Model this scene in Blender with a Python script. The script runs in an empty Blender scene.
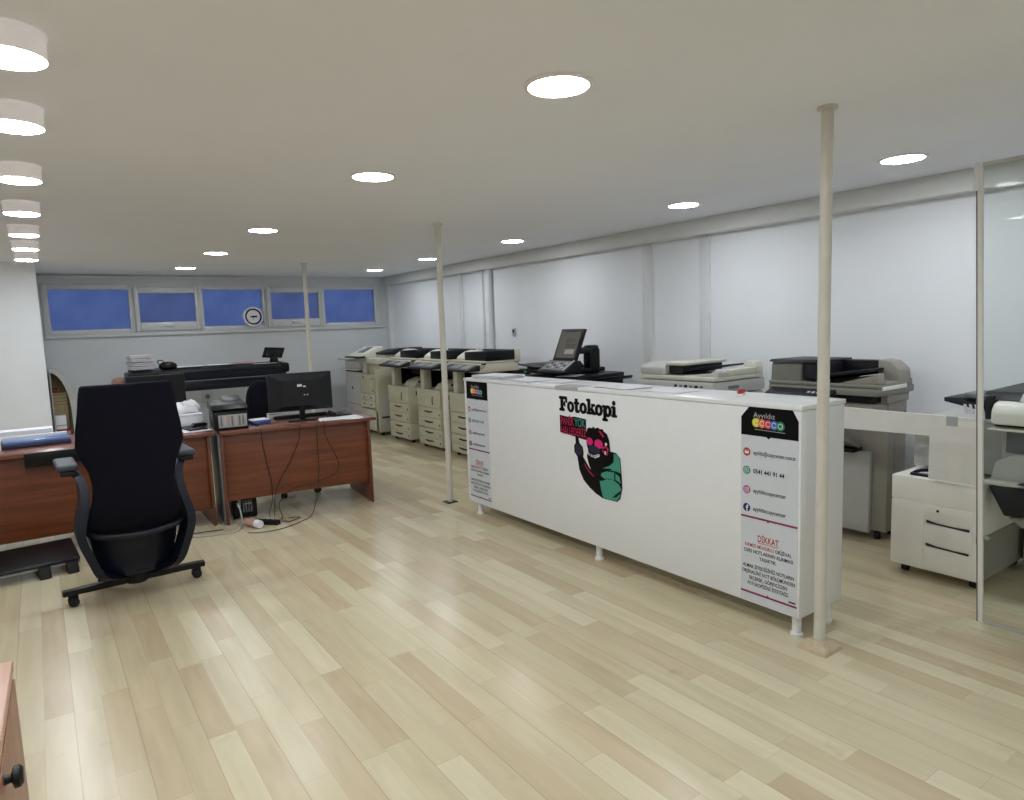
import bpy, bmesh, math, random
from mathutils import Matrix, Vector
random.seed(7)
sc = bpy.context.scene
COL = sc.collection
PI = math.pi

# ------------------------------------------------------------------ colour / materials
def lin(r, g, b):
    f = lambda c: (c / 255 / 12.92) if c / 255 <= .04045 else ((c / 255 + .055) / 1.055) ** 2.4
    return (f(r), f(g), f(b), 1)

class NT:
    def __init__(s, name):
        s.m = bpy.data.materials.new(name); s.m.use_nodes = True
        s.t = s.m.node_tree; s.t.nodes.clear()
        s.out = s.n('ShaderNodeOutputMaterial')
    def n(s, typ, **kw):
        nd = s.t.nodes.new(typ)
        for k, v in kw.items():
            if k in ('operation', 'blend_type', 'data_type', 'noise_dimensions', 'feature'): setattr(nd, k, v)
            else: nd.inputs[k.replace('_', ' ')].default_value = v
        return nd
    def l(s, a, b): s.t.links.new(a, b)
    def math(s, op, a, b=None, c=None):
        nd = s.t.nodes.new('ShaderNodeMath'); nd.operation = op
        for i, v in enumerate((a, b, c)):
            if v is None: continue
            if isinstance(v, (int, float)): nd.inputs[i].default_value = v
            else: s.l(v, nd.inputs[i])
        return nd.outputs[0]
    def ramp(s, fac, stops):
        nd = s.t.nodes.new('ShaderNodeValToRGB'); e = nd.color_ramp.elements
        while len(e) < len(stops): e.new(.5)
        for x, (p, c) in zip(e, stops): x.position = p; x.color = c
        s.l(fac, nd.inputs[0]); return nd.outputs[0]
    def mix(s, fac, a, b, blend='MIX'):
        nd = s.t.nodes.new('ShaderNodeMix'); nd.data_type = 'RGBA'; nd.blend_type = blend
        for v, i in ((fac, 0), (a, 6), (b, 7)):
            if isinstance(v, (int, float, tuple)): nd.inputs[i].default_value = v
            else: s.l(v, nd.inputs[i])
        return nd.outputs[2]

def plain(name, rgb, rough=.5, metal=0., var=.06, scale=14., bump=0., spec=.5, coat=0., glow=0.):
    t = NT(name)
    p = t.n('ShaderNodeBsdfPrincipled', Roughness=rough, Metallic=metal)
    p.inputs['Specular IOR Level'].default_value = spec
    if coat: p.inputs['Coat Weight'].default_value = coat; p.inputs['Coat Roughness'].default_value = .12
    tc = t.n('ShaderNodeTexCoord')
    nz = t.n('ShaderNodeTexNoise', Scale=scale, Detail=4.)
    t.l(tc.outputs['Object'], nz.inputs['Vector'])
    c = lin(*rgb)
    lo = tuple(x * (1 - var) for x in c[:3]) + (1,); hi = tuple(min(1, x * (1 + var)) for x in c[:3]) + (1,)
    t.l(t.ramp(nz.outputs[0], ((.3, lo), (.7, hi))), p.inputs['Base Color'])
    if bump:
        b = t.n('ShaderNodeBump', Strength=bump, Distance=.01); nb = t.n('ShaderNodeTexNoise', Scale=scale * 9, Detail=3.)
        t.l(tc.outputs['Object'], nb.inputs['Vector']); t.l(nb.outputs[0], b.inputs['Height']); t.l(b.outputs[0], p.inputs['Normal'])
    if glow: p.inputs['Emission Color'].default_value = (1, .97, .95, 1); p.inputs['Emission Strength'].default_value = glow
    t.l(p.outputs[0], t.out.inputs[0]); return t.m

def wood(name, dark, light, axis=0, rough=.35):
    t = NT(name); p = t.n('ShaderNodeBsdfPrincipled', Roughness=rough)
    tc = t.n('ShaderNodeTexCoord'); mp = t.n('ShaderNodeMapping')
    s = [26., 26., 26.]; s[axis] = 1.6
    mp.inputs['Scale'].default_value = s
    nz = t.n('ShaderNodeTexNoise', Scale=1., Detail=6., Roughness=.6, Distortion=.6)
    t.l(tc.outputs['Object'], mp.inputs['Vector']); t.l(mp.outputs[0], nz.inputs['Vector'])
    t.l(t.ramp(nz.outputs[0], ((.3, lin(*dark)), (.7, lin(*light)))), p.inputs['Base Color'])
    t.l(p.outputs[0], t.out.inputs[0]); return t.m

def floor_mat():
    t = NT('maple_laminate'); p = t.n('ShaderNodeBsdfPrincipled', Roughness=.27)
    tc = t.n('ShaderNodeTexCoord'); sp = t.n('ShaderNodeSeparateXYZ'); t.l(tc.outputs['Object'], sp.inputs[0])
    X, Y = sp.outputs[0], sp.outputs[1]
    W, L = .1, .66
    xs = t.math('DIVIDE', t.math('ADD', X, .008), W); row = t.math('FLOOR', xs); fx = t.math('FRACT', xs)
    wn = t.n('ShaderNodeTexWhiteNoise', noise_dimensions='1D'); t.l(row, wn.inputs['W'])
    ys = t.math('ADD', t.math('DIVIDE', Y, L), t.math('MULTIPLY', wn.outputs[0], 7.3)); cel = t.math('FLOOR', ys); fy = t.math('FRACT', ys)
    cb = t.n('ShaderNodeCombineXYZ'); t.l(row, cb.inputs[0]); t.l(cel, cb.inputs[1])
    w2 = t.n('ShaderNodeTexWhiteNoise', noise_dimensions='2D'); t.l(cb.outputs[0], w2.inputs['Vector'])
    base = t.ramp(w2.outputs[0], ((0., lin(190, 173, 144)), (.2, lin(196, 181, 152)), (.45, lin(199, 187, 158)), (.75, lin(203, 193, 164)), (1., lin(213, 204, 176))))
    # long soft grain, shifted per strip
    mp = t.n('ShaderNodeMapping'); mp.inputs['Scale'].default_value = (22, 2.2, 1); t.l(tc.outputs['Object'], mp.inputs[0])
    ad = t.n('ShaderNodeVectorMath'); ad.operation = 'ADD'; t.l(mp.outputs[0], ad.inputs[0]); t.l(w2.outputs[1], ad.inputs[1])
    nz = t.n('ShaderNodeTexNoise', Scale=1., Detail=4., Roughness=.5, Distortion=.5); t.l(ad.outputs[0], nz.inputs[0])
    grain = t.mix(nz.outputs[0], (.82, .81, .78, 1), (1.12, 1.12, 1.11, 1))
    c = t.mix(1., base, grain, 'MULTIPLY')
    # joints: strip edges faint, board edges (every second strip) and ends clearer
    e1 = t.math('LESS_THAN', t.math('MINIMUM', fx, t.math('SUBTRACT', 1., fx)), .012)
    fb = t.math('FRACT', t.math('MULTIPLY', xs, .5)); e2 = t.math('LESS_THAN', t.math('MINIMUM', fb, t.math('SUBTRACT', 1., fb)), .010)
    e3 = t.math('LESS_THAN', fy, .004)
    j = t.math('ADD', t.math('MULTIPLY', e1, .14), t.math('ADD', t.math('MULTIPLY', e2, .2), t.math('MULTIPLY', e3, .2)))
    c = t.mix(j, c, lin(105, 88, 62))
    # a few scuffs
    ns = t.n('ShaderNodeTexNoise', Scale=5.5, Detail=3.); t.l(tc.outputs['Object'], ns.inputs[0])
    sc_ = t.ramp(ns.outputs[0], ((.68, (0, 0, 0, 1)), (.74, (1, 1, 1, 1))))
    c = t.mix(t.math('MULTIPLY', sc_, .12), c, lin(120, 100, 74))
    t.l(c, p.inputs['Base Color'])
    t.l(p.outputs[0], t.out.inputs[0]); return t.m

def emit(name, rgb, s):
    t = NT(name); e = t.n('ShaderNodeEmission', Strength=s); e.inputs[0].default_value = rgb
    t.l(e.outputs[0], t.out.inputs[0]); return t.m

def clear_glass(name):
    t = NT(name); tr = t.n('ShaderNodeBsdfTransparent'); tr.inputs[0].default_value = (.93, .95, .94, 1)
    gl = t.n('ShaderNodeBsdfGlossy', Roughness=.01); fr = t.n('ShaderNodeFresnel', IOR=1.14)
    mx = t.n('ShaderNodeMixShader'); t.l(fr.outputs[0], mx.inputs[0]); t.l(tr.outputs[0], mx.inputs[1]); t.l(gl.outputs[0], mx.inputs[2])
    t.l(mx.outputs[0], t.out.inputs[0]); return t.m

def frosted(name, tint):
    t = NT(name); p = t.n('ShaderNodeBsdfPrincipled', Roughness=.45, IOR=1.2)
    p.inputs['Transmission Weight'].default_value = 1.
    tc = t.n('ShaderNodeTexCoord'); nz = t.n('ShaderNodeTexNoise', Scale=3., Detail=5.); t.l(tc.outputs['Object'], nz.inputs[0])
    lo = tuple(x * .8 for x in tint) + (1,); hi = tuple(min(1, x * 1.15) for x in tint) + (1,)
    t.l(t.ramp(nz.outputs[0], ((.3, lo), (.7, hi))), p.inputs['Base Color'])
    b = t.n('ShaderNodeBump', Strength=.3, Distance=.004); n2 = t.n('ShaderNodeTexVoronoi', Scale=45.); t.l(tc.outputs['Object'], n2.inputs['Vector'])
    t.l(n2.outputs[0], b.inputs['Height']); t.l(b.outputs[0], p.inputs['Normal'])
    t.l(p.outputs[0], t.out.inputs[0]); return t.m

LAMP = 26.
M = dict(
    floor=floor_mat(),
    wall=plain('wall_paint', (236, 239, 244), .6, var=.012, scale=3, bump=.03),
    wallback=plain('back_wall_shaded', (200, 204, 208), .6, var=.012, scale=3, bump=.03),  # wall colour greyed to stand in for dimmer light at the far end
    ceil=plain('ceiling_paint', (238, 240, 246), .8, var=.015, scale=1.5, bump=.02),
    trim=plain('trim_paint', (218, 220, 222), .5, var=.02),
    duct=plain('duct_plastic', (216, 217, 216), .45, var=.02),
    melamine=plain('white_melamine', (228, 230, 232), .28, var=.01),
    board=plain('offwhite_board', (228, 226, 221), .45, var=.02),
    pole=plain('cream_pole_paint', (206, 203, 192), .4, var=.05, scale=9),
    stone=plain('beige_foot_stone', (190, 172, 146), .6, var=.12, scale=30),
    cream=plain('cream_plastic', (194, 190, 166), .45, var=.03),
    cream2=plain('pale_cream_plastic', (202, 199, 181), .45, var=.03),
    ivory=plain('ivory_plastic', (205, 205, 192), .4, var=.03),
    greyp=plain('warm_grey_plastic', (130, 130, 122), .45, var=.03),
    taupe=plain('taupe_plastic', (148, 144, 135), .5, var=.03),
    lgrey=plain('light_grey_plastic', (186, 187, 184), .45, var=.03),
    mgrey=plain('mid_grey_plastic', (110, 113, 117), .45, var=.04),
    whitep=plain('white_plastic', (238, 236, 230), .4, var=.02),
    dark=plain('charcoal_plastic', (24, 26, 32), .45, spec=.35, var=.08),
    black=plain('black_plastic', (11, 12, 16), .42, spec=.3, var=.1),
    navy=plain('navy_black_plastic', (15, 19, 33), .45, spec=.3, var=.1),
    slot=plain('slot_shadow_plastic', (44, 42, 38), .7, var=.05),
    rubber=plain('black_rubber', (14, 14, 15), .7, var=.1),
    fabric=plain('navy_chair_fabric', (13, 14, 26), .9, spec=.15, var=.18, scale=160, bump=.2),
    armp=plain('slate_chair_plastic', (18, 23, 36), .45, spec=.3, var=.06),
    armpad=plain('grey_arm_pad', (58, 64, 72), .55, var=.06),
    mahog=wood('mahogany_veneer', (96, 50, 31), (128, 72, 45), 0),
    mahogy=wood('mahogany_veneer_side', (88, 46, 30), (118, 66, 43), 2),
    mtop=wood('mahogany_top', (104, 60, 50), (136, 88, 76), 0, .22),
    edge=plain('desk_edge_band', (108, 66, 52), .4, var=.05),
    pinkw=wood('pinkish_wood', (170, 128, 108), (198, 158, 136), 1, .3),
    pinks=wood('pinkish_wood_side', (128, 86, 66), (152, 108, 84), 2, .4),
    paper=plain('white_paper', (228, 229, 235), .7, var=.02),
    paperg=plain('grey_paper', (170, 172, 174), .6, var=.04),
    redp=plain('red_print', (176, 44, 48), .6, var=.06),
    bluep=plain('blue_print', (58, 88, 158), .5, var=.06),
    bluelid=plain('blue_gloss_lid', (104, 128, 178), .12, var=.05),
    darkblue=plain('dark_blue_body', (36, 40, 66), .4, var=.05),
    card=plain('cardboard', (176, 158, 120), .8, var=.08),
    redbox=plain('red_carton', (118, 24, 30), .5, var=.1),
    screen=plain('dark_screen', (52, 56, 58), .12, var=.05),
    screen2=plain('grey_screen', (96, 98, 90), .15, var=.05),
    skin=plain('pinkish_cloth', (188, 150, 138), .8, var=.08),
    upvc=plain('window_upvc', (196, 199, 200), .35, var=.015),  # frame colour darkened in place of weaker light at the back
    glass=clear_glass('clear_glass'),
    pane=frosted('frosted_pane', (.66, .80, 1.)), pane2=frosted('frosted_sash_pane', (.60, .66, .74)),
    ink=plain('print_black', (10, 10, 13), .35, spec=.15, var=.02), inkgrey=plain('print_dark_grey', (52, 54, 60), .4, spec=.15, var=.02),
    posterw=plain('poster_grey_white', (205, 210, 217), .35, var=.01),
    magenta=plain('print_magenta', (132, 34, 84), .4, var=.02), red=plain('print_red', (178, 60, 56), .4, var=.02),
    pink=plain('print_pink', (214, 30, 118), .4, var=.03), crim=plain('print_crimson', (178, 28, 74), .4, var=.03),
    teal=plain('print_teal', (58, 144, 124), .4, var=.03), mauve=plain('print_slate', (46, 46, 66), .4, spec=.15, var=.03),
    white=plain('print_white', (226, 228, 230), .4, var=.01),
    yel=plain('print_yellow', (214, 208, 40), .4, var=.02), ora=plain('print_orange', (222, 116, 52), .4, var=.02),
    cred=plain('print_rose', (206, 40, 74), .4, var=.02), cblu=plain('print_blue', (44, 108, 190), .4, var=.02), cgrn=plain('print_green', (28, 128, 92), .4, var=.02),
    wagreen=plain('print_leaf_green', (34, 140, 92), .4, var=.02), inst=plain('print_violet', (176, 84, 150), .4, var=.02), fb=plain('print_navy', (30, 36, 112), .4, var=.02),
    metal=plain('brushed_steel', (170, 172, 174), .3, metal=.9, var=.04),
    drum=plain('opal_drum', (238, 230, 230), .5, var=.02, glow=.06),
    lampbody=plain('lamp_housing', (238, 232, 232), .5, var=.02),
    lamp=emit('lamp_light', (.92, .965, 1., 1), LAMP),
    lamp_drum=emit('drum_light', (.92, .965, 1., 1), LAMP * 1.45),
    console=emit('console_display', (.11, .105, .09, 1), .34),
    led=emit('green_led', (.06, .5, .12, 1), .25),
    cable=plain('black_cable', (20, 19, 20), .5, var=.05), wcable=plain('grey_cable', (176, 178, 172), .5, var=.05),
)

# ------------------------------------------------------------------ mesh builder
class B:
    def __init__(s): s.bm = bmesh.new(); s.mi = 0
    def _add(s, t):
        me = bpy.data.meshes.new('tmp')
        for f in t.faces: f.material_index = s.mi
        t.to_mesh(me); t.free(); s.bm.from_mesh(me); bpy.data.meshes.remove(me); return s
    def box(s, x0, x1, y0, y1, z0, z1, bev=0., seg=2):
        t = bmesh.new(); bmesh.ops.create_cube(t, size=1)
        for v in t.verts: v.co = ((x0 + x1) / 2 + v.co.x * (x1 - x0), (y0 + y1) / 2 + v.co.y * (y1 - y0), (z0 + z1) / 2 + v.co.z * (z1 - z0))
        if bev: bmesh.ops.bevel(t, geom=t.edges[:], offset=bev, segments=seg, affect='EDGES', profile=.5)
        return s._add(t)
    def prism(s, pts, ax, a0, a1, bev=0., seg=2):
        t = bmesh.new()
        def co(p, a): return (a, p[0], p[1]) if ax == 'x' else (p[0], a, p[1]) if ax == 'y' else (p[0], p[1], a)
        A = [t.verts.new(co(p, a0)) for p in pts]; Bv = [t.verts.new(co(p, a1)) for p in pts]
        n = len(pts); t.faces.new(A); t.faces.new(Bv[::-1])
        for i in range(n): t.faces.new((A[i], Bv[i], Bv[(i + 1) % n], A[(i + 1) % n]))
        bmesh.ops.recalc_face_normals(t, faces=t.faces[:])
        if bev: bmesh.ops.bevel(t, geom=t.edges[:], offset=bev, segments=seg, affect='EDGES', profile=.5)
        return s._add(t)
    def cyl(s, p0, p1, r0, r1=None, n=24, cap=True):
        r1 = r0 if r1 is None else r1; p0 = Vector(p0); p1 = Vector(p1); d = (p1 - p0).normalized()
        u = d.orthogonal().normalized(); w = d.cross(u); t = bmesh.new()
        A = [t.verts.new(p0 + (u * math.cos(2 * PI * i / n) + w * math.sin(2 * PI * i / n)) * r0) for i in range(n)]
        C = [t.verts.new(p1 + (u * math.cos(2 * PI * i / n) + w * math.sin(2 * PI * i / n)) * r1) for i in range(n)]
        for i in range(n): t.faces.new((A[i], A[(i + 1) % n], C[(i + 1) % n], C[i]))
        if cap: t.faces.new(A[::-1]); t.faces.new(C)
        return s._add(t)
    def lathe(s, prof, c=(0, 0), n=32):
        t = bmesh.new(); R = []
        for r, z in prof:
            R.append([t.verts.new((c[0] + r * math.cos(2 * PI * i / n), c[1] + r * math.sin(2 * PI * i / n), z)) for i in range(n)] if r > 1e-6 else [t.verts.new((c[0], c[1], z))])
        for a, b in zip(R, R[1:]):
            for i in range(n):
                k = (i + 1) % n
                if len(a) == 1 and len(b) > 1: t.faces.new((a[0], b[i], b[k]))
                elif len(b) == 1 and len(a) > 1: t.faces.new((a[i], a[k], b[0]))
                elif len(a) > 1: t.faces.new((a[i], a[k], b[k], b[i]))
        bmesh.ops.recalc_face_normals(t, faces=t.faces[:]); return s._add(t)
    def tube(s, pts, r, n=8, sub=6):
        P = [Vector(p) for p in pts]; Q = []
        for i in range(len(P) - 1):
            a, b, c, d = P[max(i - 1, 0)], P[i], P[i + 1], P[min(i + 2, len(P) - 1)]
            for k in range(sub):
                u = k / sub
                Q.append(.5 * ((2 * b) + (c - a) * u + (2 * a - 5 * b + 4 * c - d) * u * u + (3 * b - a - 3 * c + d) * u ** 3))
        Q.append(P[-1]); t = bmesh.new(); rings = []; u = None
        for i, q in enumerate(Q):
            d = (Q[min(i + 1, len(Q) - 1)] - Q[max(i - 1, 0)]).normalized()
            u = d.orthogonal().normalized() if u is None else (u - d * u.dot(d)).normalized()
            w = d.cross(u); rings.append([t.verts.new(q + (u * math.cos(2 * PI * k / n) + w * math.sin(2 * PI * k / n)) * r) for k in range(n)])
        for a, b in zip(rings, rings[1:]):
            for k in range(n): t.faces.new((a[k], a[(k + 1) % n], b[(k + 1) % n], b[k]))
        t.faces.new(rings[0][::-1]); t.faces.new(rings[-1]); return s._add(t)
    def loft(s, rings):
        t = bmesh.new(); R = [[t.verts.new(p) for p in r] for r in rings]; n = len(R[0])
        for a, b in zip(R, R[1:]):
            for k in range(n): t.faces.new((a[k], a[(k + 1) % n], b[(k + 1) % n], b[k]))
        t.faces.new(R[0][::-1]); t.faces.new(R[-1]); bmesh.ops.recalc_face_normals(t, faces=t.faces[:]); return s._add(t)
    def poly(s, pts3):
        t = bmesh.new(); t.faces.new([t.verts.new(p) for p in pts3]); return s._add(t)
    def rot(s, ang, axis='Z', c=(0, 0, 0)):
        bmesh.ops.rotate(s.bm, verts=s.bm.verts[:], cent=c, matrix=Matrix.Rotation(ang, 3, axis)); return s
    def move(s, x, y, z): bmesh.ops.translate(s.bm, verts=s.bm.verts[:], vec=(x, y, z)); return s
    def to(s, name, mats, parent=None, loc=None, smooth=True, sharp=35):
        me = bpy.data.meshes.new(name); s.bm.to_mesh(me); s.bm.free()
        for m in (mats if isinstance(mats, (list, tuple)) else [mats]): me.materials.append(M[m])
        if smooth:
            for p in me.polygons: p.use_smooth = True
            me.set_sharp_from_angle(angle=math.radians(sharp))
        o = bpy.data.objects.new(name, me); COL.objects.link(o)
        if parent: o.parent = parent
        if loc: o.location = loc
        return o

def tag(o, label, cat, group=None):
    o['label'] = label; o['category'] = cat
    if group: o['group'] = group
    return o
def thing(name, label, cat, loc=(0, 0, 0), rz=0., group=None):
    o = bpy.data.objects.new(name, None); COL.objects.link(o); o.empty_display_size = .1
    o.location = loc; o.rotation_euler = (0, 0, rz); return tag(o, label, cat, group)
def struct(name, b, m, parent=None):
    o = b.to(name, m, parent)
    if not parent: o['kind'] = 'structure'
    return o
def dup(root, loc, label, rz=None):
    r = root.copy(); COL.objects.link(r); r.location = loc; r['label'] = label
    if rz is not None: r.rotation_euler = (0, 0, rz)
    for ch in list(root.children):
        c = ch.copy(); COL.objects.link(c); c.parent = r
        for g in ch.children:
            d = g.copy(); COL.objects.link(d); d.parent = c
    return r
def bx(*a, **k): return B().box(*a, **k)

# ------------------------------------------------------------------ room shell
H = 2.345; XR = 4.88; XL = -3.2; YB = 10.4; YF = -2.6
struct('floor', bx(XL - .15, XR + .15, YF - .15, YB + .25, -.12, 0), 'floor')
struct('ceiling', bx(XL - .15, XR + .15, YF - .15, YB + .25, H, H + .12), 'ceil')
struct('wall_right', bx(XR, XR + .15, YF, YB + .2, 0, H), 'wall')
struct('wall_left', bx(XL - .15, XL, YF, YB, 0, H), 'wall')
struct('wall_front', bx(XL, XR, YF - .15, YF, 0, H), 'wall')
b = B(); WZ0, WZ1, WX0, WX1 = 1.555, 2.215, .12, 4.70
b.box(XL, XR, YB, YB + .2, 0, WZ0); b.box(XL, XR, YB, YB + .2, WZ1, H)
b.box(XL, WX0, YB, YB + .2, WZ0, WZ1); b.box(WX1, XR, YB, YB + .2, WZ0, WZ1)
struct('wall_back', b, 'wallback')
struct('wall_corner', bx(XL, .080, 9.0, YB, 0, H), 'wall')
struct('trim_1', bx(4.76, XR, YF, YB, 2.212, H, bev=.004), 'duct')
struct('trim_2', bx(4.80, XR, 10.28, YB, 0, 2.212, bev=.004), 'trim')
struct('trim_3', bx(4.85, XR, 7.515, 7.545, 0, 2.212, bev=.004), 'trim')
struct('trim_4', B().cyl((4.845, 7.33, 0), (4.845, 7.33, 2.212), .03), 'trim')
struct('trim_5', bx(4.858, XR, 4.565, 4.66, 0, 2.212, bev=.004), 'trim')
struct('trim_6', bx(4.858, XR, 3.875, 3.985, 0, 2.212, bev=.004), 'trim')
struct('trim_7', bx(4.84, XR, 8.05, 8.10, 0, 2.212, bev=.004), 'trim')
struct('trim_8', bx(.1, 2.55, YB - .03, YB, 2.298, 2.322, bev=.004), 'duct')
struct('trim_9', bx(.12, 4.75, YB - .035, YB, 1.525, 1.56, bev=.006), 'upvc')
struct('baseboard_right', bx(XR - .015, XR, YF, YB, 0, .07, bev=.003), 'trim')

# ------------------------------------------------------------------ windows
edges = [(.121, 1.113), (1.113, 1.968), (1.968, 2.85), (2.85, 3.716), (3.716, 4.695)]
panes = [(.193, 1.078, 1.630, 2.145), (1.196, 1.890, 1.705, 2.095), (2.0, 2.812, 1.630, 2.145), (2.935, 3.655, 1.705, 2.095), (3.76, 4.59, 1.630, 2.145)]
def ring(b, x0, x1, z0, z1, a0, a1, c0, c1, y0, y1, bev=.006):
    b.box(x0, a0, y0, y1, z0, z1, bev=bev); b.box(a1, x1, y0, y1, z0, z1, bev=bev)
    b.box(a0 - .001, a1 + .001, y0 + .002, y1, z0, c0, bev=bev); b.box(a0 - .001, a1 + .001, y0 + .002, y1, c1, z1, bev=bev); return b
for i, ((x0, x1), (a0, a1, c0, c1)) in enumerate(zip(edges, panes)):
    root = bpy.data.objects.new('window_%d' % (i + 1), None); COL.objects.link(root); root['kind'] = 'structure'
    root.location = ((x0 + x1) / 2, YB, WZ0)
    sash = i in (1, 3); f = B()
    if sash:
        ring(f, x0, x1, WZ0, WZ1, x0 + .03, x1 - .03, WZ0 + .04, WZ1 - .04, YB - .02, YB + .06)
        s = ring(B(), x0 + .025, x1 - .025, WZ0 + .035, WZ1 - .034, a0, a1, c0, c1, YB - .05, YB + .03, .01)
        s.move(-(x0 + x1) / 2, -YB, -WZ0).to('sash', 'upvc', root)
        h = bx((a0 + a1) / 2 - .06, (a0 + a1) / 2 + .06, YB - .075, YB - .05, 1.645, 1.668, bev=.006)
        h.move(-(x0 + x1) / 2, -YB, -WZ0).to('handle', 'upvc', root)
    else: ring(f, x0, x1, WZ0, WZ1, a0, a1, c0, c1, YB - .02, YB + .06)
    f.move(-(x0 + x1) / 2, -YB, -WZ0).to('frame', 'upvc', root)
    bx(a0 - .01, a1 + .01, YB, YB + .012, c0 - .01, c1 + .01).move(-(x0 + x1) / 2, -YB, -WZ0).to('pane', 'pane2' if sash else 'pane', root)

# ------------------------------------------------------------------ lamps
def downlight(x, y, label, grp):
    r = thing('ceiling_light', label, 'ceiling light', (x, y, H), 0, grp)
    B().lathe([(.108, -.003), (.110, -.010), (.120, -.010), (.126, -.005), (.126, 0), (.108, 0), (.108, -.003)], n=64).to('trim_ring', 'lampbody', r)
    B().lathe([(0, -.009), (.107, -.009), (.107, -.002), (0, -.002)], n=64).to('diffuser', 'lamp', r)
    return r
d0 = None
ordA = ['nearest', 'second nearest', 'middle', 'second farthest', 'farthest']
rows = [(1.615, [1.947, 3.57, 5.78, 7.534, 9.27], 'flush round ceiling light, %s of the row left of the counter', 'flush lights of the middle row'),
        (4.06, [1.908, 3.474, 5.692, 7.507, 9.09], 'flush round ceiling light, %s of the row along the copier wall', 'flush lights along the copier wall')]
for X_, ys, txt, grp in rows:
    for k, y in enumerate(ys):
        if d0 is None: d0 = downlight(X_, y, txt % ordA[k], grp)
        else:
            q = dup(d0, (X_, y, H), txt % ordA[k]); q['group'] = grp
    q = dup(d0, (X_, .15, H), 'added unseen flush round ceiling light of the %s row, behind the viewpoint' % ('middle' if X_ < 3 else 'copier wall')); q['group'] = grp  # unseen lamp continuing the row, added to light the foreground
    q = dup(d0, (X_, -1.6, H), 'added unseen flush round ceiling light of the %s row, far behind the viewpoint' % ('middle' if X_ < 3 else 'copier wall')); q['group'] = grp  # another unseen lamp of the row, added for foreground light
s0 = None
ordC = ['nearest', 'second nearest', 'third nearest', 'fourth nearest', 'third from the far wall', 'second from the far wall', 'last before the far wall']
for k, y in enumerate([2.37, 3.10, 4.10, 5.15, 6.17, 7.10, 8.0]):
    lab = 'surface mounted drum ceiling light at the left edge, %s' % ordC[k]
    if s0 is None:
        s0 = thing('drum_ceiling_light', lab, 'ceiling light', (.012, y, H), 0, 'drum lights along the left')
        B().lathe([(.0, -.064), (.0895, -.064), (.0895, -.068), (.094, -.070), (.094, -.012), (.098, -.010), (.098, 0), (0, 0)]).to('housing', 'drum', s0)
        B().lathe([(0, -.073), (.087, -.073), (.089, -.069), (0, -.066)], n=64).to('diffuser', 'lamp_drum', s0)
    else: dup(s0, (.012, y, H), lab)
for y, w_ in ((1.62, 'just ahead of'), (.85, 'just above'), (-.7, 'behind')): dup(s0, (.012, y, H), 'added unseen drum ceiling light of the left row, %s the viewpoint' % w_)  # unseen drums continuing the row, added to light counter front and foreground

# ------------------------------------------------------------------ poles
def pole(x, y, label, foot, lean=(0, 0)):
    r = thing('support_pole', label, 'pole', (x, y, 0), 0, 'cream support poles')
    z0 = .045 if foot == 'stone' else .004
    B().cyl((0, 0, z0), (lean[0], lean[1], H - .004), .0245, .0245, 28).to('shaft', 'pole', r)
    B().cyl((lean[0], lean[1], H - .012), (lean[0], lean[1], H), .04, .04, 28).to('top_flange', 'pole', r)
    if foot == 'stone':
        B().loft([[(-a, -a, z), (a, -a, z), (a, a, z), (-a, a, z)] for a, z in ((.068, 0), (.064, .015), (.038, .045))]).to('base_block', 'stone', r, sharp=20)
    else:
        bx(-.05, .05, -.05, .05, 0, .006, bev=.001).to('base_plate', 'dark' if foot == 'plate' else 'pole', r)
    return r
pole(2.760, 1.600, 'cream pole in front of the right end of the white counter', 'stone')
pole(2.802, 4.985, 'cream pole beyond the left end of the white counter', 'plate')
pole(2.810, 8.400, 'cream pole standing behind the desk with the monitor', 'plain')

# ------------------------------------------------------------------ white counter with posters and stickers
cx0, cx1, cy0, cy1 = 2.76, 3.12, 1.70, 4.60
ct = thing('reception_counter', 'long white counter with black lettering, sticker and posters on its front', 'counter', (cx0, cy0, 0))
L = cy1 - cy0
bx(0, .36, 0, L, .10, 1.068, bev=.004).to('cabinet_body', 'melamine', ct)
bx(-.004, .364, -.004, L + .004, 1.07, 1.092, bev=.003).to('countertop', 'melamine', ct)
for px, py in ((.045, .04), (.285, .036), (.045, 1.40), (.30, 1.40), (.045, L - .1), (.30, L - .1)):
    B().lathe([(0, .1), (.021, .1), (.021, .016), (.029, .012), (.030, .003), (.029, 0), (0, 0)], (px, py), 24).to('leg', 'melamine', ct)

def face(u, v, d=0.): return (-d, L - u, v)          # counter front: u to the right from its left end, v up
def flat(b, pts, d, mi=0):
    b.mi = mi; b.poly([face(u, v, d) for u, v in pts]); return b
def disc2(cx, cy, rx, ry=None, n=24, a0=0., a1=2 * PI): 
    ry = rx if ry is None else ry
    return [(cx + rx * math.cos(a0 + (a1 - a0) * i / n), cy + ry * math.sin(a0 + (a1 - a0) * i / n)) for i in range(n)]
def text(s, u, v, h, mat, parent, d, align='LEFT', bold=0., xs=1., name='lettering', fit=None):
    cu = bpy.data.curves.new('t', 'FONT'); cu.body = s; cu.size = h / .7; cu.align_x = align; cu.offset = bold; cu.resolution_u = 3
    to = bpy.data.objects.new('t', cu); COL.objects.link(to); bpy.context.view_layer.update()
    me = bpy.data.meshes.new_from_object(to.evaluated_get(bpy.context.evaluated_depsgraph_get()))
    bpy.data.objects.remove(to); bpy.data.curves.remove(cu)
    if fit:
        w = max(p.co.x for p in me.vertices) - min(p.co.x for p in me.vertices); xs = fit / w
    for p in me.vertices: p.co = Vector(face(u + p.co.x * xs, v + p.co.y, d))
    me.materials.clear(); me.materials.append(M[mat]); me.name = name
    o = bpy.data.objects.new(name, me); COL.objects.link(o); o.parent = parent; return o

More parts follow.
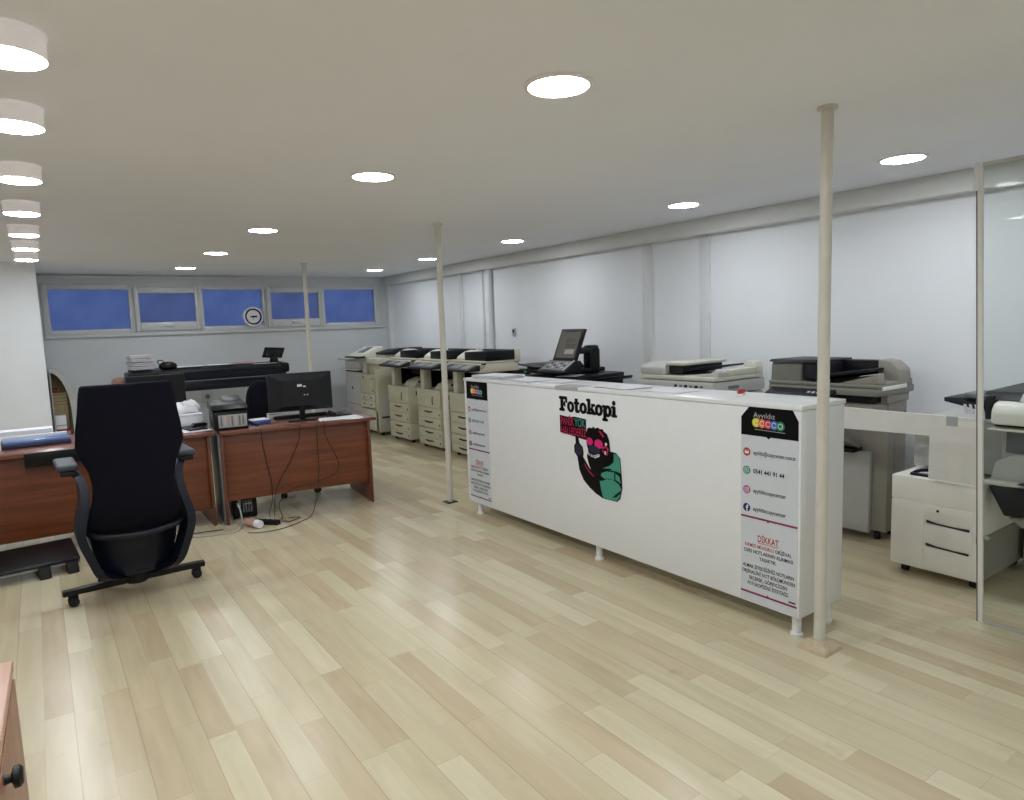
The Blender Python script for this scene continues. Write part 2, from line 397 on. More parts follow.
PM = ['posterw', 'ink', 'magenta', 'yel', 'ora', 'cred', 'cblu', 'cgrn', 'red', 'wagreen', 'inst', 'fb', 'white']
def poster(u0, label, ch=1.):
    W, z0, z1 = .302, .108, 1.070
    b = B()
    b.prism([(L - u0, z0), (L - u0 - W, z0), (L - u0 - W, z1 - .05 * ch), (L - u0 - W + .03 * ch, z1), (L - u0 - .045 * ch, z1), (L - u0, z1 - .05 * ch)], 'x', -.0012, 0)
    flat(b, [(u0, z1 - .138), (u0 + .138, z1 - .138), (u0 + .15, z1 - .148), (u0 + .162, z1 - .138), (u0 + W, z1 - .138), (u0 + W, z1 - .05 * ch), (u0 + W - .03 * ch, z1), (u0 + .045 * ch, z1), (u0, z1 - .05 * ch)][::-1], .0016, 1)
    for k in range(5):
        c = (u0 + .083 + .032 * k, z1 - .074 - .0015 * k)
        flat(b, disc2(*c, .022), .0019 + .0002 * k, 3 + k)
        flat(b, disc2(*c, .013), .0020 + .0002 * k, 12); flat(b, disc2(*c, .010), .00205 + .0002 * k, 3 + k)
    for z, sgn in ((.531, -1), (.152, 1)):
        flat(b, [(u0, z - .005), (u0 + W, z - .005), (u0 + W, z + .005), (u0, z + .005)], .0016, 2)
        flat(b, [(u0 + .138, z), (u0 + .15, z + sgn * .012), (u0 + .162, z)], .0017, 2)
    flat(b, [(u0 + .26, .165), (u0 + .295, .165), (u0 + .295, .172), (u0 + .26, .172)], .0016, 1)
    zs = (.850, .760, .664, .575)
    for z, mi in zip(zs, (8, 9, 10, 11)): flat(b, disc2(u0 + .032, z, .0205), .0016, mi)
    flat(b, [(u0 + .021, .842), (u0 + .043, .842), (u0 + .043, .858), (u0 + .021, .858)], .0019, 12)           # envelope
    flat(b, [(u0 + .0215, .857), (u0 + .0425, .857), (u0 + .032, .850)], .0021, 8)
    flat(b, disc2(u0 + .032, .761, .0135), .0018, 12); flat(b, disc2(u0 + .032, .761, .011), .0020, 9)          # receiver in a bubble
    flat(b, [(u0 + .020, .7465), (u0 + .0285, .750), (u0 + .0225, .755)], .0018, 12)
    flat(b, [(u0 + .0265, .766), (u0 + .0295, .768), (u0 + .032, .762), (u0 + .0375, .758), (u0 + .036, .755), (u0 + .031, .757), (u0 + .0275, .761)], .0022, 12)
    flat(b, [(u0 + .021, .653), (u0 + .043, .653), (u0 + .043, .675), (u0 + .021, .675)], .0018, 12)            # camera outline
    flat(b, [(u0 + .0232, .6552), (u0 + .0408, .6552), (u0 + .0408, .6728), (u0 + .0232, .6728)], .0020, 10)
    flat(b, disc2(u0 + .032, .664, .0058), .0022, 12); flat(b, disc2(u0 + .032, .664, .0036), .0024, 10); flat(b, disc2(u0 + .0378, .6698, .0013), .0024, 12)
    flat(b, [(u0 + .031, .556), (u0 + .0365, .556), (u0 + .0365, .573), (u0 + .0415, .573), (u0 + .042, .578), (u0 + .0365, .578), (u0 + .0365, .582), (u0 + .042, .584), (u0 + .042, .589), (u0 + .036, .589), (u0 + .031, .584), (u0 + .031, .578), (u0 + .027, .578), (u0 + .027, .573), (u0 + .031, .573)], .0019, 12)
    p = b.to('info_poster', PM, ct, smooth=False); p['label'] = label
    text('Ayyıldız', u0 + .068, z1 - .050, .025, 'paperg', p, .0019, fit=.115, name='poster_heading')
    flat(B(), [(u0 + .075, z1 - .1075), (u0 + .235, z1 - .1105), (u0 + .235, z1 - .108), (u0 + .075, z1 - .105)], .0019).to('poster_rule', 'paperg', p, smooth=False)
    text('ayyildiz@copycenter.com.tr', u0 + .068, .841, .019, 'inkgrey', p, .0018, bold=.0004, fit=.222, name='poster_text')
    text('0541 441 91 44', u0 + .068, .750, .021, 'ink', p, .0018, bold=.0007, fit=.165, name='poster_text')
    text('ayyildizcopycenter', u0 + .068, .655, .020, 'ink', p, .0018, bold=.0004, fit=.175, name='poster_text')
    text('ayyildizcopycenter', u0 + .068, .566, .020, 'ink', p, .0018, bold=.0004, fit=.175, name='poster_text')
    text('DİKKAT', u0 + .150, .418, .031, 'red', p, .0018, 'CENTER', .0008, name='poster_warning', fit=.112)
    flat(B(), [(u0 + .095, .410), (u0 + .205, .410), (u0 + .205, .413), (u0 + .095, .413)], .0018).to('poster_underline', 'red', p, smooth=False)
    text('KIRMIZI MÜHÜRLÜ', u0 + .022, .383, .017, 'red', p, .0018, 'LEFT', .0004, name='poster_warning', fit=.158)
    text('ORİJİNAL', u0 + .188, .383, .017, 'ink', p, .0018, 'LEFT', .0004, name='poster_text', fit=.086)
    for s, z, w in (('DERS NOTLARININ ALINMASI', .354, .262), ('YASAKTIR.', .325, .092), ('ALMAK İSTEDİĞİNİZ NOTLARIN', .277, .275), ('ORJİNALİNİ NOT BÖLÜMÜNDEN', .248, .284),
                    ('SEÇEREK, GÖREVLİDEN', .219, .205), ('FOTOKOPİSİNİ İSTEYİNİZ.', .190, .222)):
        text(s, u0 + .150, z, .0175, 'ink', p, .0018, 'CENTER', .0004, name='poster_text', fit=w)
poster(L - .315 + .001, 'shop contact poster at the right end of the counter front')
poster(.034, 'shop contact poster at the left end of the counter front', .06)

# heavy rounded slab-serif word, drawn letter by letter (unit = cap height)
def letters():
    o = []
    R = lambda x0, y0, x1, y1: o.append([(x0, y0), (x1, y0), (x1, y1), (x0, y1)])
    def cap(x0, y0, x1, y1):
        r = (y1 - y0) / 2; o.append(disc2(x1 - r, y0 + r, r, n=10, a0=-PI / 2, a1=PI / 2 + .3) + disc2(x0 + r, y0 + r, r, n=10, a0=PI / 2, a1=1.5 * PI + .3))
    def ringp(cx, cy, rx, ry, ix, iy, n=28):
        for i in range(n):
            a, c = 2 * PI * i / n, 2 * PI * (i + 1) / n
            o.append([(cx + rx * math.cos(a), cy + ry * math.sin(a)), (cx + rx * math.cos(c), cy + ry * math.sin(c)), (cx + ix * math.cos(c), cy + iy * math.sin(c)), (cx + ix * math.cos(a), cy + iy * math.sin(a))])
    # F
    R(.12, .04, .47, .96); cap(-.03, -.02, .60, .19); cap(-.03, .80, .88, 1.02); o.append([(.62, .9), (.88, .92), (.88, .58), (.72, .56)]); cap(.3, .40, .66, .60); o.append([(.52, .70), (.67, .72), (.67, .30), (.52, .32)])
    def oo(x): ringp(x + .35, .34, .39, .385, .09, .18)
    oo(.88)
    # t
    R(1.68, .10, 1.99, .94); cap(1.56, .54, 2.17, .72); o.append([(1.93, .30), (1.93, .0), (2.06, -.03), (2.19, .04), (2.20, .24), (2.08, .17)]); o.append([(1.68, .14), (1.72, .0), (1.84, -.04), (2.03, -.02), (1.99, .24)])
    oo(2.18)
    # k
    R(2.97, .04, 3.28, .98); cap(2.85, -.02, 3.38, .17); cap(2.85, .84, 3.26, 1.02); o.append([(3.2, .22), (3.42, .66), (3.68, .66), (3.36, .26)]); o.append([(3.22, .34), (3.44, .50), (3.80, .08), (3.40, .06)]); cap(3.36, -.02, 3.86, .17); cap(3.32, .53, 3.76, .71)
    oo(3.74)
    # p
    R(4.50, -.22, 4.81, .66); cap(4.38, .53, 4.78, .71); cap(4.38, -.33, 4.95, -.14); ringp(4.93, .34, .38, .385, .08, .175)
    # i
    R(5.36, .04, 5.67, .66); cap(5.24, -.02, 5.80, .17); cap(5.24, .53, 5.64, .71); o.append(disc2(5.50, .89, .165, n=20))
    return o
b = B()
for k, p in enumerate(letters()): flat(b, [(1.194 + x * .0925, .932 + y * .094) for x, y in p], .0010 + .00001 * (k % 9))
b.to('sign_lettering', 'ink', ct, smooth=False)['label'] = 'bold black word Fotokopi'

# sticker: gorilla with pink glasses pointing up at a little sign, traced in sticker units (589 x 800 sheet)
gy = [0.]
def G(x, y): return (1.195 + (x - 40) * .00111, .906 - (y - 45) * .000690 + gy[0])
SM = ['ink', 'mauve', 'pink', 'teal', 'white', 'crim', 'navy']
b = B(); lay = [.0010]
def gp(mi, pts): flat(b, [G(*p) for p in pts], lay[0], mi); lay[0] += .00004
gp(0, [(40, 50), (118, 58), (128, 46), (140, 58), (168, 48), (272, 58), (272, 250), (40, 215)])
gy[0] = .016
gp(0, [(176, 240), (200, 240), (212, 310), (240, 345), (246, 400), (240, 430), (290, 520), (360, 590), (390, 700), (390, 770), (340, 745), (290, 705), (240, 650), (205, 560), (190, 440), (165, 405), (163, 345), (178, 315)])
gp(0, [(270, 210), (280, 165), (300, 150), (318, 155), (330, 138), (345, 152), (370, 140), (385, 152), (410, 148), (412, 165), (440, 185), (458, 240), (465, 335), (510, 340), (540, 380), (548, 520), (552, 640), (535, 735), (510, 770), (390, 772), (370, 690), (290, 500), (272, 420), (285, 370), (272, 300)])
gp(3, [(490, 348), (515, 352), (534, 385), (542, 510), (505, 500), (460, 505), (400, 500), (455, 465), (488, 425)])
gp(3, [(390, 545), (430, 520), (490, 515), (530, 540), (540, 600), (510, 580), (450, 580), (410, 590), (385, 570)])
gp(3, [(375, 620), (400, 612), (430, 590), (480, 582), (525, 610), (545, 650), (528, 725), (505, 765), (400, 765), (385, 700)])
gp(0, [(490, 520), (500, 520), (500, 580), (490, 578)])
gp(0, [(505, 700), (545, 655), (535, 690), (505, 730), (470, 745)])
gp(0, [(400, 500), (460, 488), (480, 496), (400, 520)])
gp(5, [(372, 165), (395, 175), (418, 210), (410, 225), (385, 190)]); gp(5, [(395, 310), (430, 290), (452, 320), (440, 380), (405, 360)])
gp(0, [(400, 330), (430, 308), (440, 330), (430, 350)])
gp(2, disc2(298, 278, 27, 36, 22)); gp(2, disc2(372, 288, 34, 42, 22))
gp(1, [(290, 330), (310, 312), (340, 308), (370, 325), (384, 345), (375, 385), (300, 372), (282, 355)])
gp(4, [(276, 378), (300, 392), (330, 398), (378, 378), (378, 400), (345, 422), (310, 415), (285, 400)])
for x in (300, 322, 345): gp(0, [(x, 388), (x + 5, 388), (x + 7, 418), (x + 2, 418)])
gp(0, [(278, 390), (330, 405), (376, 388), (376, 392), (330, 410), (278, 395)])
gp(1, [(180, 330), (200, 320), (232, 350), (236, 400), (222, 425), (186, 420), (172, 390)])
gp(0, [(196, 340), (202, 340), (200, 400), (195, 400)])
gp(4, disc2(432, 278, 9, 14, 14)); gp(4, [(418, 345), (428, 340), (430, 372), (422, 374)])
gp(5, [(250, 480), (268, 520), (300, 560), (332, 590), (326, 594), (290, 562), (258, 520)])
stk = b.to('gorilla_sticker', SM, ct, smooth=False); stk['label'] = 'sticker of a gorilla in pink glasses and teal shirt'
gy[0] = 0.
def gt(s, x, y, h, mat, w):
    u, v = G(x, y); text(s, u, v, h, mat, stk, lay[0] + .0004, 'LEFT', .0008, fit=w, name='sticker_lettering')
gt('PANİK', 50, 136, .052, 'crim', .130); gt('YOK', 174, 136, .052, 'teal', .104); gt('HALLEDERİZ', 50, 224, .050, 'crim', .245)
# ribbed grey strip of tape over the front edge of the top
flat(B().box(-.0055, .12, L - 1.385, L - 1.16, 1.092, 1.0928), [(1.16, 1.071), (1.385, 1.071), (1.385, 1.092), (1.16, 1.092)], .0055).to('edge_tape', 'paperg', ct, smooth=False)

# papers lying on the counter
def sheets(name, label, cat, x, y, z, n, w, d, rz, mats=('paper',), th=.0006, grp=None, spread=.06):
    b = B()
    for k in range(n):
        t = B().box(-w / 2, w / 2, -d / 2, d / 2, k * th, k * th + th * .9)
        t.rot(random.uniform(-spread, spread)).move(random.uniform(-.3, .3) * spread * w, random.uniform(-.3, .3) * spread * d, 0)
        me = bpy.data.meshes.new('q'); t.bm.to_mesh(me); t.bm.free(); nf = len(b.bm.faces); b.bm.from_mesh(me); bpy.data.meshes.remove(me)
        b.bm.faces.ensure_lookup_table()
        for f in b.bm.faces[nf:]: f.material_index = k % len(mats)
    o = b.to(name, list(mats), None, (x, y, z), smooth=False); o.rotation_euler = (0, 0, rz); return tag(o, label, cat, grp)
CT = 1.0925
g = 'papers on the white counter'
sheets('paper_stack', 'loose pile of white sheets at the left end of the counter top', 'papers', 2.90, 4.32, CT, 22, .23, .36, .1, th=.0012, grp=g)
sheets('paper_stack', 'thin pile of sheets on the counter, second from its left end', 'papers', 2.91, 3.90, CT, 9, .22, .3, -.15, th=.001, grp=g)
sheets('paper_stack', 'flat white sheets on the counter behind the grey tape', 'papers', 2.945, 3.62, CT + .001, 5, .2, .2, .2, th=.001, grp=g)
sheets('paper_stack', 'white sheets with a red print in the middle of the counter top', 'papers', 2.92, 2.98, CT, 6, .21, .3, -.1, ('paper', 'paper', 'redp', 'paper'), .001, grp=g)
sheets('paper_stack', 'pale sheets on the counter in front of the beige copier', 'papers', 2.93, 2.62, CT, 4, .2, .28, .05, th=.001, grp=g)
r = thing('stapler', 'small red and white stapler on the counter before the grey copier', 'stapler', (2.96, 2.16, CT), .4)
B().prism([(-.045, 0), (.045, 0), (.045, .008), (-.045, .014)], 'y', -.014, .014, bev=.002).to('base', 'whitep', r)
B().prism([(-.046, .02), (-.03, .034), (.03, .03), (.046, .022), (.046, .012), (-.046, .012)], 'y', -.012, .012, bev=.003).to('top_arm', 'redp', r)

# stool whose round base shows under the counter
r = thing('stool', 'white round based stool standing behind the counter', 'stool', (3.37, 3.79, 0))
B().lathe([(0, 0), (.235, 0), (.235, .012), (.20, .03), (.05, .05), (.03, .08), (0, .08)]).to('base', 'whitep', r)
B().cyl((0, 0, .07), (0, 0, .52), .024).to('column', 'metal', r)
B().lathe([(0, .52), (.16, .52), (.18, .545), (.175, .58), (.12, .6), (0, .6)]).to('seat', 'dark', r)

# ------------------------------------------------------------------ white L-shaped board between counter and the paper cabinet
r = thing('white_partition_board', 'off-white L-shaped board with grey tape right of the counter', 'partition', (3.90, 1.42, 0))
b = B().prism([(0, .585), (.235, .585), (.235, .822), (1.35, .800), (1.35, .945), (0, .933)], 'x', 0, .018)
b.to('panel', 'board', r, smooth=False)
bx(0, .018, 1.33, 1.35, 0, .80).to('leg', 'board', r)
bx(-.001, .0, .10, .155, .885, .936).to('tape', 'paperg', r)
bx(-.0012, 0, .0, .1, .885, .915).to('clear_tape', 'whitep', r)

# ------------------------------------------------------------------ glass screen
r = thing('glass_screen', 'frameless clear glass screen with pale edge strip at the right', 'glass screen', (3.59, 1.285, 0))
LN = .078                                              # its free edge leans: the top stands out further than the foot
B().prism([(-1.6, .012), (-.012, .012), (LN - .012, 2.14), (-1.6, 2.14)], 'x', -.005, .005).to('pane', 'glass', r, smooth=False)
B().prism([(-.026, 0), (-.006, 0), (LN - .006, 2.15), (LN - .026, 2.15)], 'x', -.009, .009, bev=.002).to('edge_strip', 'whitep', r)
B().prism([(-.006, 0), (0, 0), (LN, 2.15), (LN - .006, 2.15)], 'x', -.007, .007).to('edge_seal', 'mgrey', r)
bx(-.008, .008, -1.6, LN - .026, 2.138, 2.152, bev=.002).to('top_strip', 'lgrey', r)
bx(-.008, .008, -1.6, -.026, 0, .013, bev=.002).to('floor_strip', 'lgrey', r)
B().cyl((-.014, -.03, .42), (.014, -.03, .42), .011).to('fixing_stud', 'metal', r)
bx(-.013, .013, LN - .022, LN + .006, 2.03, 2.155, bev=.003).to('corner_clip', 'paper', r)

# ------------------------------------------------------------------ production printer at the right, seen beside and through the glass
r = thing('production_printer', 'off-white copier with three-drawer cabinet at the right behind the board', 'copier', (3.94, 1.41, 0))
bx(.0, .70, 0, .45, .055, .575, bev=.008).to('cabinet', 'whitep', r)
b = B(); b.box(-.004, 0.01, .0, .45, .438, .572, bev=.002); b.to('upper_cover', 'whitep', r)
bx(-.004, .01, .277, .45, .06, .432, bev=.003).to('cabinet_door', 'whitep', r)
for k, (z0, z1) in enumerate(((.335, .430), (.205, .325), (.062, .195))):
    d = bx(-.006, .01, .035, .272, z0, z1, bev=.003).to('drawer', 'whitep', r)
    if k < 2:
        B().prism([(.05, z0 - .014), (.26, z0 - .004), (.26, z0 + .012), (.2, z0 + .0), (.12, z0 - .004), (.05, z0 - .002)], 'x', -.0085, -.002).to('drawer_grip', 'slot', d)
B().cyl((-.0095, .205, .405), (-.004, .205, .405), .007).to('lock', 'black', r)
B().box(-.0062, .0, .012, .018, .27, .31).to('latch', 'slot', r)
for px, py in ((.08, .05), (.08, .40), (.62, .05), (.62, .40)):
    w = B(); w.cyl((px, py - .014, .026), (px, py + .014, .026), .026); w.box(px - .02, px + .02, py - .02, py + .02, .045, .058); w.to('caster', 'rubber', r)
B().tube([(.05, .37, .578), (.10, .35, .592), (.15, .30, .592), (.17, .235, .585)], .010).to('lid_handle', 'black', r)
bx(.025, .06, .27, .37, .576, .588, bev=.005).to('lid_button', 'black', r)
# engine above the cabinet, covers and trays on its near side
bx(.20, .72, -.02, .43, .60, .88, bev=.012).to('engine_body', 'lgrey', r)
bx(.50, .72, -.46, -.03, .06, .60, bev=.01).to('pedestal', 'taupe', r)
bx(.16, .72, -.50, -.02, .62, .88, bev=.008).to('print_unit', 'lgrey', r)
bx(.145, .165, -.48, -.045, .745, .872, bev=.003).to('exit_recess', 'mgrey', r)
bx(.12, .70, -.50, .0, .878, .897, bev=.003).to('exit_slot', 'black', r)
B().prism([(.04, .90), (.72, .90), (.72, 1.02), (.14, 1.025), (.07, 1.01), (.04, .97)], 'y', -.52, -.005, bev=.018, seg=3).to('top_cover', 'whitep', r)
B().prism([(.02, .872), (.16, .872), (.16, .882), (.02, .882)], 'y', -.50, .0, bev=.003).to('cover_lip', 'ivory', r)
B().prism([(.10, 1.02), (.72, 1.02), (.72, 1.065), (.16, 1.06)], 'y', -.52, .06, bev=.008).to('document_feeder', 'dark', r)
B().prism([(.075, 1.00), (.12, 1.00), (.2, 1.052), (.14, 1.058)], 'y', -.40, -.11, bev=.006).to('feeder_roll_cover', 'lgrey', r)
bx(.06, .20, .0, .028, .92, 1.045, bev=.01).to('hinge_block', 'dark', r)
B().prism([(-.01, .985), (.02, .955), (.16, .985), (.23, 1.0), (.23, 1.022), (.15, 1.025), (.12, 1.005)], 'x', .08, .30, bev=.004).to('control_panel', 'dark', r)
B().prism([(.02, 1.015), (.14, 1.03), (.14, 1.05), (.03, 1.04)], 'x', .10, .3, bev=.004).to('panel_hood', 'mgrey', r)
for k in range(4): B().prism([(.03 + .026 * k, .94), (.043 + .026 * k, .94), (.055 + .026 * k, .992), (.042 + .026 * k, .992)], 'x', .074, .08).to('panel_rib', 'paper', r)
B().prism([(.0, .60), (-.02, .70), (-.10, .745), (-.48, .745), (-.48, .60)], 'x', .09, .17, bev=.006).to('exit_ledge', 'lgrey', r)
bx(.02, .16, -.48, .01, .59, .605, bev=.003).to('ledge_lip', 'ivory', r)
B().prism([(-.015, .580), (-.05, .592), (-.50, .66), (-.46, .49), (-.09, .435)], 'x', .02, .14, bev=.01).to('catch_tray', 'dark', r)
B().prism([(-.095, .425), (-.42, .48), (-.40, .40), (-.16, .38)], 'x', .05, .13, bev=.01).to('tray_support', 'taupe', r)
bx(.03, .70, -.003, 0, .06, .30).to('side_panel', 'taupe', r)  # taupe sheet painting the shade on the cabinet's lower side

# ------------------------------------------------------------------ cream copiers along the right wall
def slot_curve(b, y0, y1, z, x=-.018, th=.012):
    ys = [y0 + (y1 - y0) * i / 8 for i in range(9)]
    lo = [(y, z - .010 * math.sin(PI * i / 8)) for i, y in enumerate(ys)]; hi = [(y, z + th - .004 * math.sin(PI * i / 8)) for i, y in enumerate(ys)]
    return b.prism(lo + hi[::-1], 'x', x, x + .012)
def casters(r, pts, rad=.022):
    made = []
    for px, py in pts:
        w = B(); w.cyl((px, py - .012, rad), (px, py + .012, rad), rad, n=16); w.box(px - .015, px + .015, py - .016, py + .016, rad, .05); made.append(w.to('caster', 'rubber', r))
    return made
CG = 'identical cream copiers along the right wall'
def cream_copier(y, label):
    r = thing('photocopier', label, 'copier', (3.90, y, 0), 0, CG)
    bx(0, .74, -.30, .30, .045, .262, bev=.006).to('paper_bank', 'cream', r)
    bx(0, .74, -.30, .30, .266, .735, bev=.008).to('engine_body', 'cream', r)
    bx(-.012, .01, -.298, .298, .525, .742, bev=.005).to('front_cover', 'cream', r)
    B().prism([(-.115, .56), (-.10, .56), (-.092, .61), (-.1, .66), (-.115, .665), (-.108, .61)], 'x', -.0165, -.008).to('cover_grip', 'slot', r)
    for z0, z1 in ((.403, .518), (.272, .396), (.148, .256), (.052, .142)):
        d = bx(-.01, .01, -.29, .29, z0, z1, bev=.003).to('drawer', 'cream', r)
        slot_curve(B(), -.09, .11, (z0 + z1) / 2 + .008).to('drawer_grip', 'slot', d)
        bx(-.0125, -.005, -.262, -.246, z0 + .03, z0 + .06).to('size_tab', 'slot', d)
    bx(.20, .46, -.303, -.298, .30, .66, bev=.002).to('side_door', 'cream2', r)
    bx(.10, .14, -.304, -.298, .63, .68).to('side_latch', 'slot', r)
    B().prism([(.08, .735), (.13, .80), (.24, .845), (.5, .85), (.5, .735)], 'y', -.29, .02, bev=.018, seg=3).to('output_hood', 'cream', r)
    bx(.15, .20, -.297, -.285, .785, .815, bev=.003).to('hood_window', 'slot', r)
    bx(.42, .74, -.30, .30, .735, .985, bev=.004).to('rear_column', 'black', r)  # column and recess coloured dark for the shade inside the output bay
    bx(.30, .42, -.29, .18, .88, .98).to('inner_recess', 'slot', r)
    bx(.04, .15, .19, .285, .735, .985, bev=.01).to('front_post', 'cream2', r)
    bx(.05, .42, .287, .305, .74, .985, bev=.004).to('side_shade_panel', 'black', r)  # black sheet standing in for shade beside the post
    bx(.0, .54, -.36, .36, .985, 1.085, bev=.012).to('scanner_bed', 'cream2', r)
    p = B().prism([(-.16, 1.005), (-.15, 1.03), (.09, 1.10), (.10, 1.06), (.04, 1.01)], 'y', -.36, .24, bev=.008).to('control_panel', 'dark', r)
    B().prism([(-.12, 1.0405), (.02, 1.0815), (.02, 1.084), (-.12, 1.043)], 'y', -.10, .10).to('panel_screen', 'mgrey', p)
    B().prism([(-.12, 1.0405), (.02, 1.0815), (.02, 1.084), (-.12, 1.043)], 'y', -.31, -.15).to('keypad', 'greyp', p)
    bx(.05, .53, -.36, .36, 1.086, 1.112, bev=.008).to('platen_cover', 'cream2', r)
    B().prism([(.20, 1.112), (.42, 1.112), (.42, 1.19), (.33, 1.222), (.24, 1.205), (.14, 1.15), (.12, 1.112)][::-1], 'y', .10, .34, bev=.02, seg=3).to('feeder_hood', 'ivory', r)
    bx(.32, .50, .10, .34, 1.112, 1.20, bev=.02).to('feeder_rear', 'cream2', r)
    B().prism([(-.365, 1.112), (.10, 1.112), (.10, 1.205), (-.345, 1.222), (-.365, 1.21)], 'x', .10, .47, bev=.006).to('document_tray', 'black', r)
    bx(.465, .50, -.36, .30, 1.112, 1.222, bev=.008).to('tray_side_guide', 'dark', r)
    bx(.475, .55, -.375, -.30, 1.09, 1.228, bev=.01).to('tray_end_stop', 'cream2', r)
    casters(r, ((.06, -.25), (.06, .25), (.66, -.25), (.66, .25)))
    return r
c1 = cream_copier(8.20, 'cream four-drawer copier, farthest of three alike, beside the bulky white-cream copier')
dup(c1, (3.90, 7.35, 0), 'cream four-drawer copier, middle one of the three alike')
dup(c1, (3.90, 6.53, 0), 'cream four-drawer copier, nearest of three alike, just beyond the counter')

# bulky cream copier in the corner
r = thing('photocopier', 'bulky cream copier with side finisher in the far right corner', 'copier', (3.88, 9.09, 0))
bx(0, .76, -.29, .29, .05, .36, bev=.006).to('paper_bank', 'cream', r)
bx(0, .76, -.29, .29, .37, .86, bev=.008).to('engine_body', 'cream', r)
d = bx(-.03, .01, -.21, .30, .585, .865, bev=.01).to('front_door', 'cream', r)
for py, pz in ((.16, .80), (-.16, .79), (-.17, .62)): bx(-.034, -.028, py - .012, py + .012, pz, pz + .03, bev=.002).to('door_catch', 'slot', d)
for z0, z1, y0, y1 in ((.485, .58, .05, .29), (.485, .58, -.20, .045), (.385, .48, .05, .29), (.385, .48, -.20, .045)):
    d = bx(-.025, .01, y0, y1, z0, z1, bev=.003).to('paper_drawer', 'cream2', r)
    B().cyl((-.03, (y0 + y1) / 2, (z0 + z1) / 2), (-.022, (y0 + y1) / 2, (z0 + z1) / 2), .014).to('drawer_knob', 'slot', d)
bx(-.02, .01, -.28, .29, .06, .355, bev=.006).to('lower_door', 'cream2', r)
bx(-.02, .20, -.315, -.215, .05, .95, bev=.008).to('right_column', 'cream', r)
bx(.02, .70, -.318, -.29, .10, .60, bev=.004).to('side_door', 'lgrey', r)
bx(.02, .70, -.32, -.29, .25, .275).to('side_gap', 'slot', r)
bx(.04, .76, -.29, .29, .86, 1.02, bev=.008).to('upper_body', 'cream', r)
bx(-.01, .05, .08, .22, .87, 1.04, bev=.01).to('front_vent', 'lgrey', r)
bx(-.03, .76, -.32, .32, 1.02, 1.10, bev=.012).to('scanner_bed', 'ivory', r)
f = bx(-.02, .60, .31, .86, .10, .88, bev=.012).to('finisher', 'lgrey', r)
bx(-.05, .5, .33, .92, .905, .925, bev=.006).to('finisher_tray', 'ivory', f)
bx(-.022, .5, .34, .82, .885, .906).to('finisher_slot', 'black', f)
bx(-.024, -.018, .58, .63, .62, .66, bev=.002).to('finisher_badge', 'slot', f)
bx(-.024, .05, .32, .84, .10, .26).to('finisher_foot', 'dark', f)
bx(-.025, -.018, .32, .85, .40, .405).to('finisher_seam', 'slot', f)
bx(-.02, .60, .31, .86, .93, 1.05, bev=.008).to('finisher_upper', 'lgrey', f)
bx(-.08, .62, .28, .98, 1.06, 1.08, bev=.006).to('finisher_shelf', 'ivory', r)
p = B().prism([(-.14, 1.10), (-.13, 1.125), (.16, 1.25), (.24, 1.25), (.24, 1.10)], 'y', .0, .50, bev=.012).to('control_panel', 'ivory', r)
B().prism([(-.02, 1.1735), (.14, 1.2425), (.14, 1.246), (-.02, 1.177)], 'y', .12, .33).to('panel_screen', 'mgrey', p)
B().prism([(-.155, 1.10), (-.14, 1.125), (-.05, 1.125), (-.05, 1.10)], 'y', -.02, .52, bev=.004).to('panel_edge', 'navy', p)
B().prism([(.12, 1.10), (.7, 1.10), (.7, 1.18), (.2, 1.18), (.12, 1.15)], 'y', -.30, .05, bev=.015).to('document_feeder', 'cream2', r)
B().prism([(.10, 1.14), (.70, 1.14), (.70, 1.225), (.3, 1.215), (.1, 1.17)], 'y', -.34, -.03, bev=.01).to('document_tray', 'navy', r)
casters(r, ((.06, -.22), (.06, .22), (.66, -.22), (.66, .22), (.06, .76), (.5, .76)))

# ------------------------------------------------------------------ black machine with raised console
r = thing('digital_duplicator', 'black copier with raised console and touch screen behind the counter', 'copier', (4.0, 5.12, 0))
bx(.02, .66, -.36, .37, .06, .50, bev=.008).to('stand', 'dark', r)
bx(.0, .66, -.37, .38, .51, .96, bev=.012).to('body', 'black', r)
b = B()
b.prism([(-.06, .965), (-.06, .985), (.66, 1.005), (.66, .965)], 'y', -.38, .40, bev=.004); b.to('top_deck', 'dark', r)
B().prism([(-.56, .985), (-.55, .955), (-.36, .93), (-.36, .965)], 'x', .25, .60, bev=.006).to('side_tray', 'black', r)
B().prism([(-.38, .93), (-.50, .95), (-.38, .87)], 'x', .38, .42).to('tray_bracket', 'dark', r)
bx(.02, .62, -.16, .42, 1.01, 1.05, bev=.01).to('scanner_lid', 'black', r)
B().prism([(.06, 1.05), (.06, 1.065), (.14, 1.10), (.45, 1.10), (.5, 1.05)], 'y', .0, .40, bev=.006).to('feeder_cover', 'dark', r)
B().prism([(.44, 1.09), (.44, 1.10), (.12, 1.075), (.12, 1.065)], 'x', -.02, .5).to('paper_guide', 'black', r)
bx(.42, .56, -.165, -.045, 1.0, 1.245, bev=.03, seg=4).to('console_column', 'black', r)
bx(.30, .52, -.15, .10, 1.19, 1.25, bev=.02).to('console_arm', 'dark', r)
B().lathe([(0, 1.235), (.075, 1.235), (.07, 1.262), (.05, 1.27), (0, 1.27)], (.49, -.10)).to('column_cap', 'dark', r)
p = B().prism([(-.06, 1.03), (-.06, 1.05), (.10, 1.14), (.16, 1.14), (.16, 1.03)], 'y', -.33, .07, bev=.008).to('control_panel', 'black', r)
B().prism([(-.045, 1.0607), (.085, 1.1337), (.085, 1.137), (-.045, 1.064)], 'y', -.30, .04).to('keypad', 'mgrey', p)
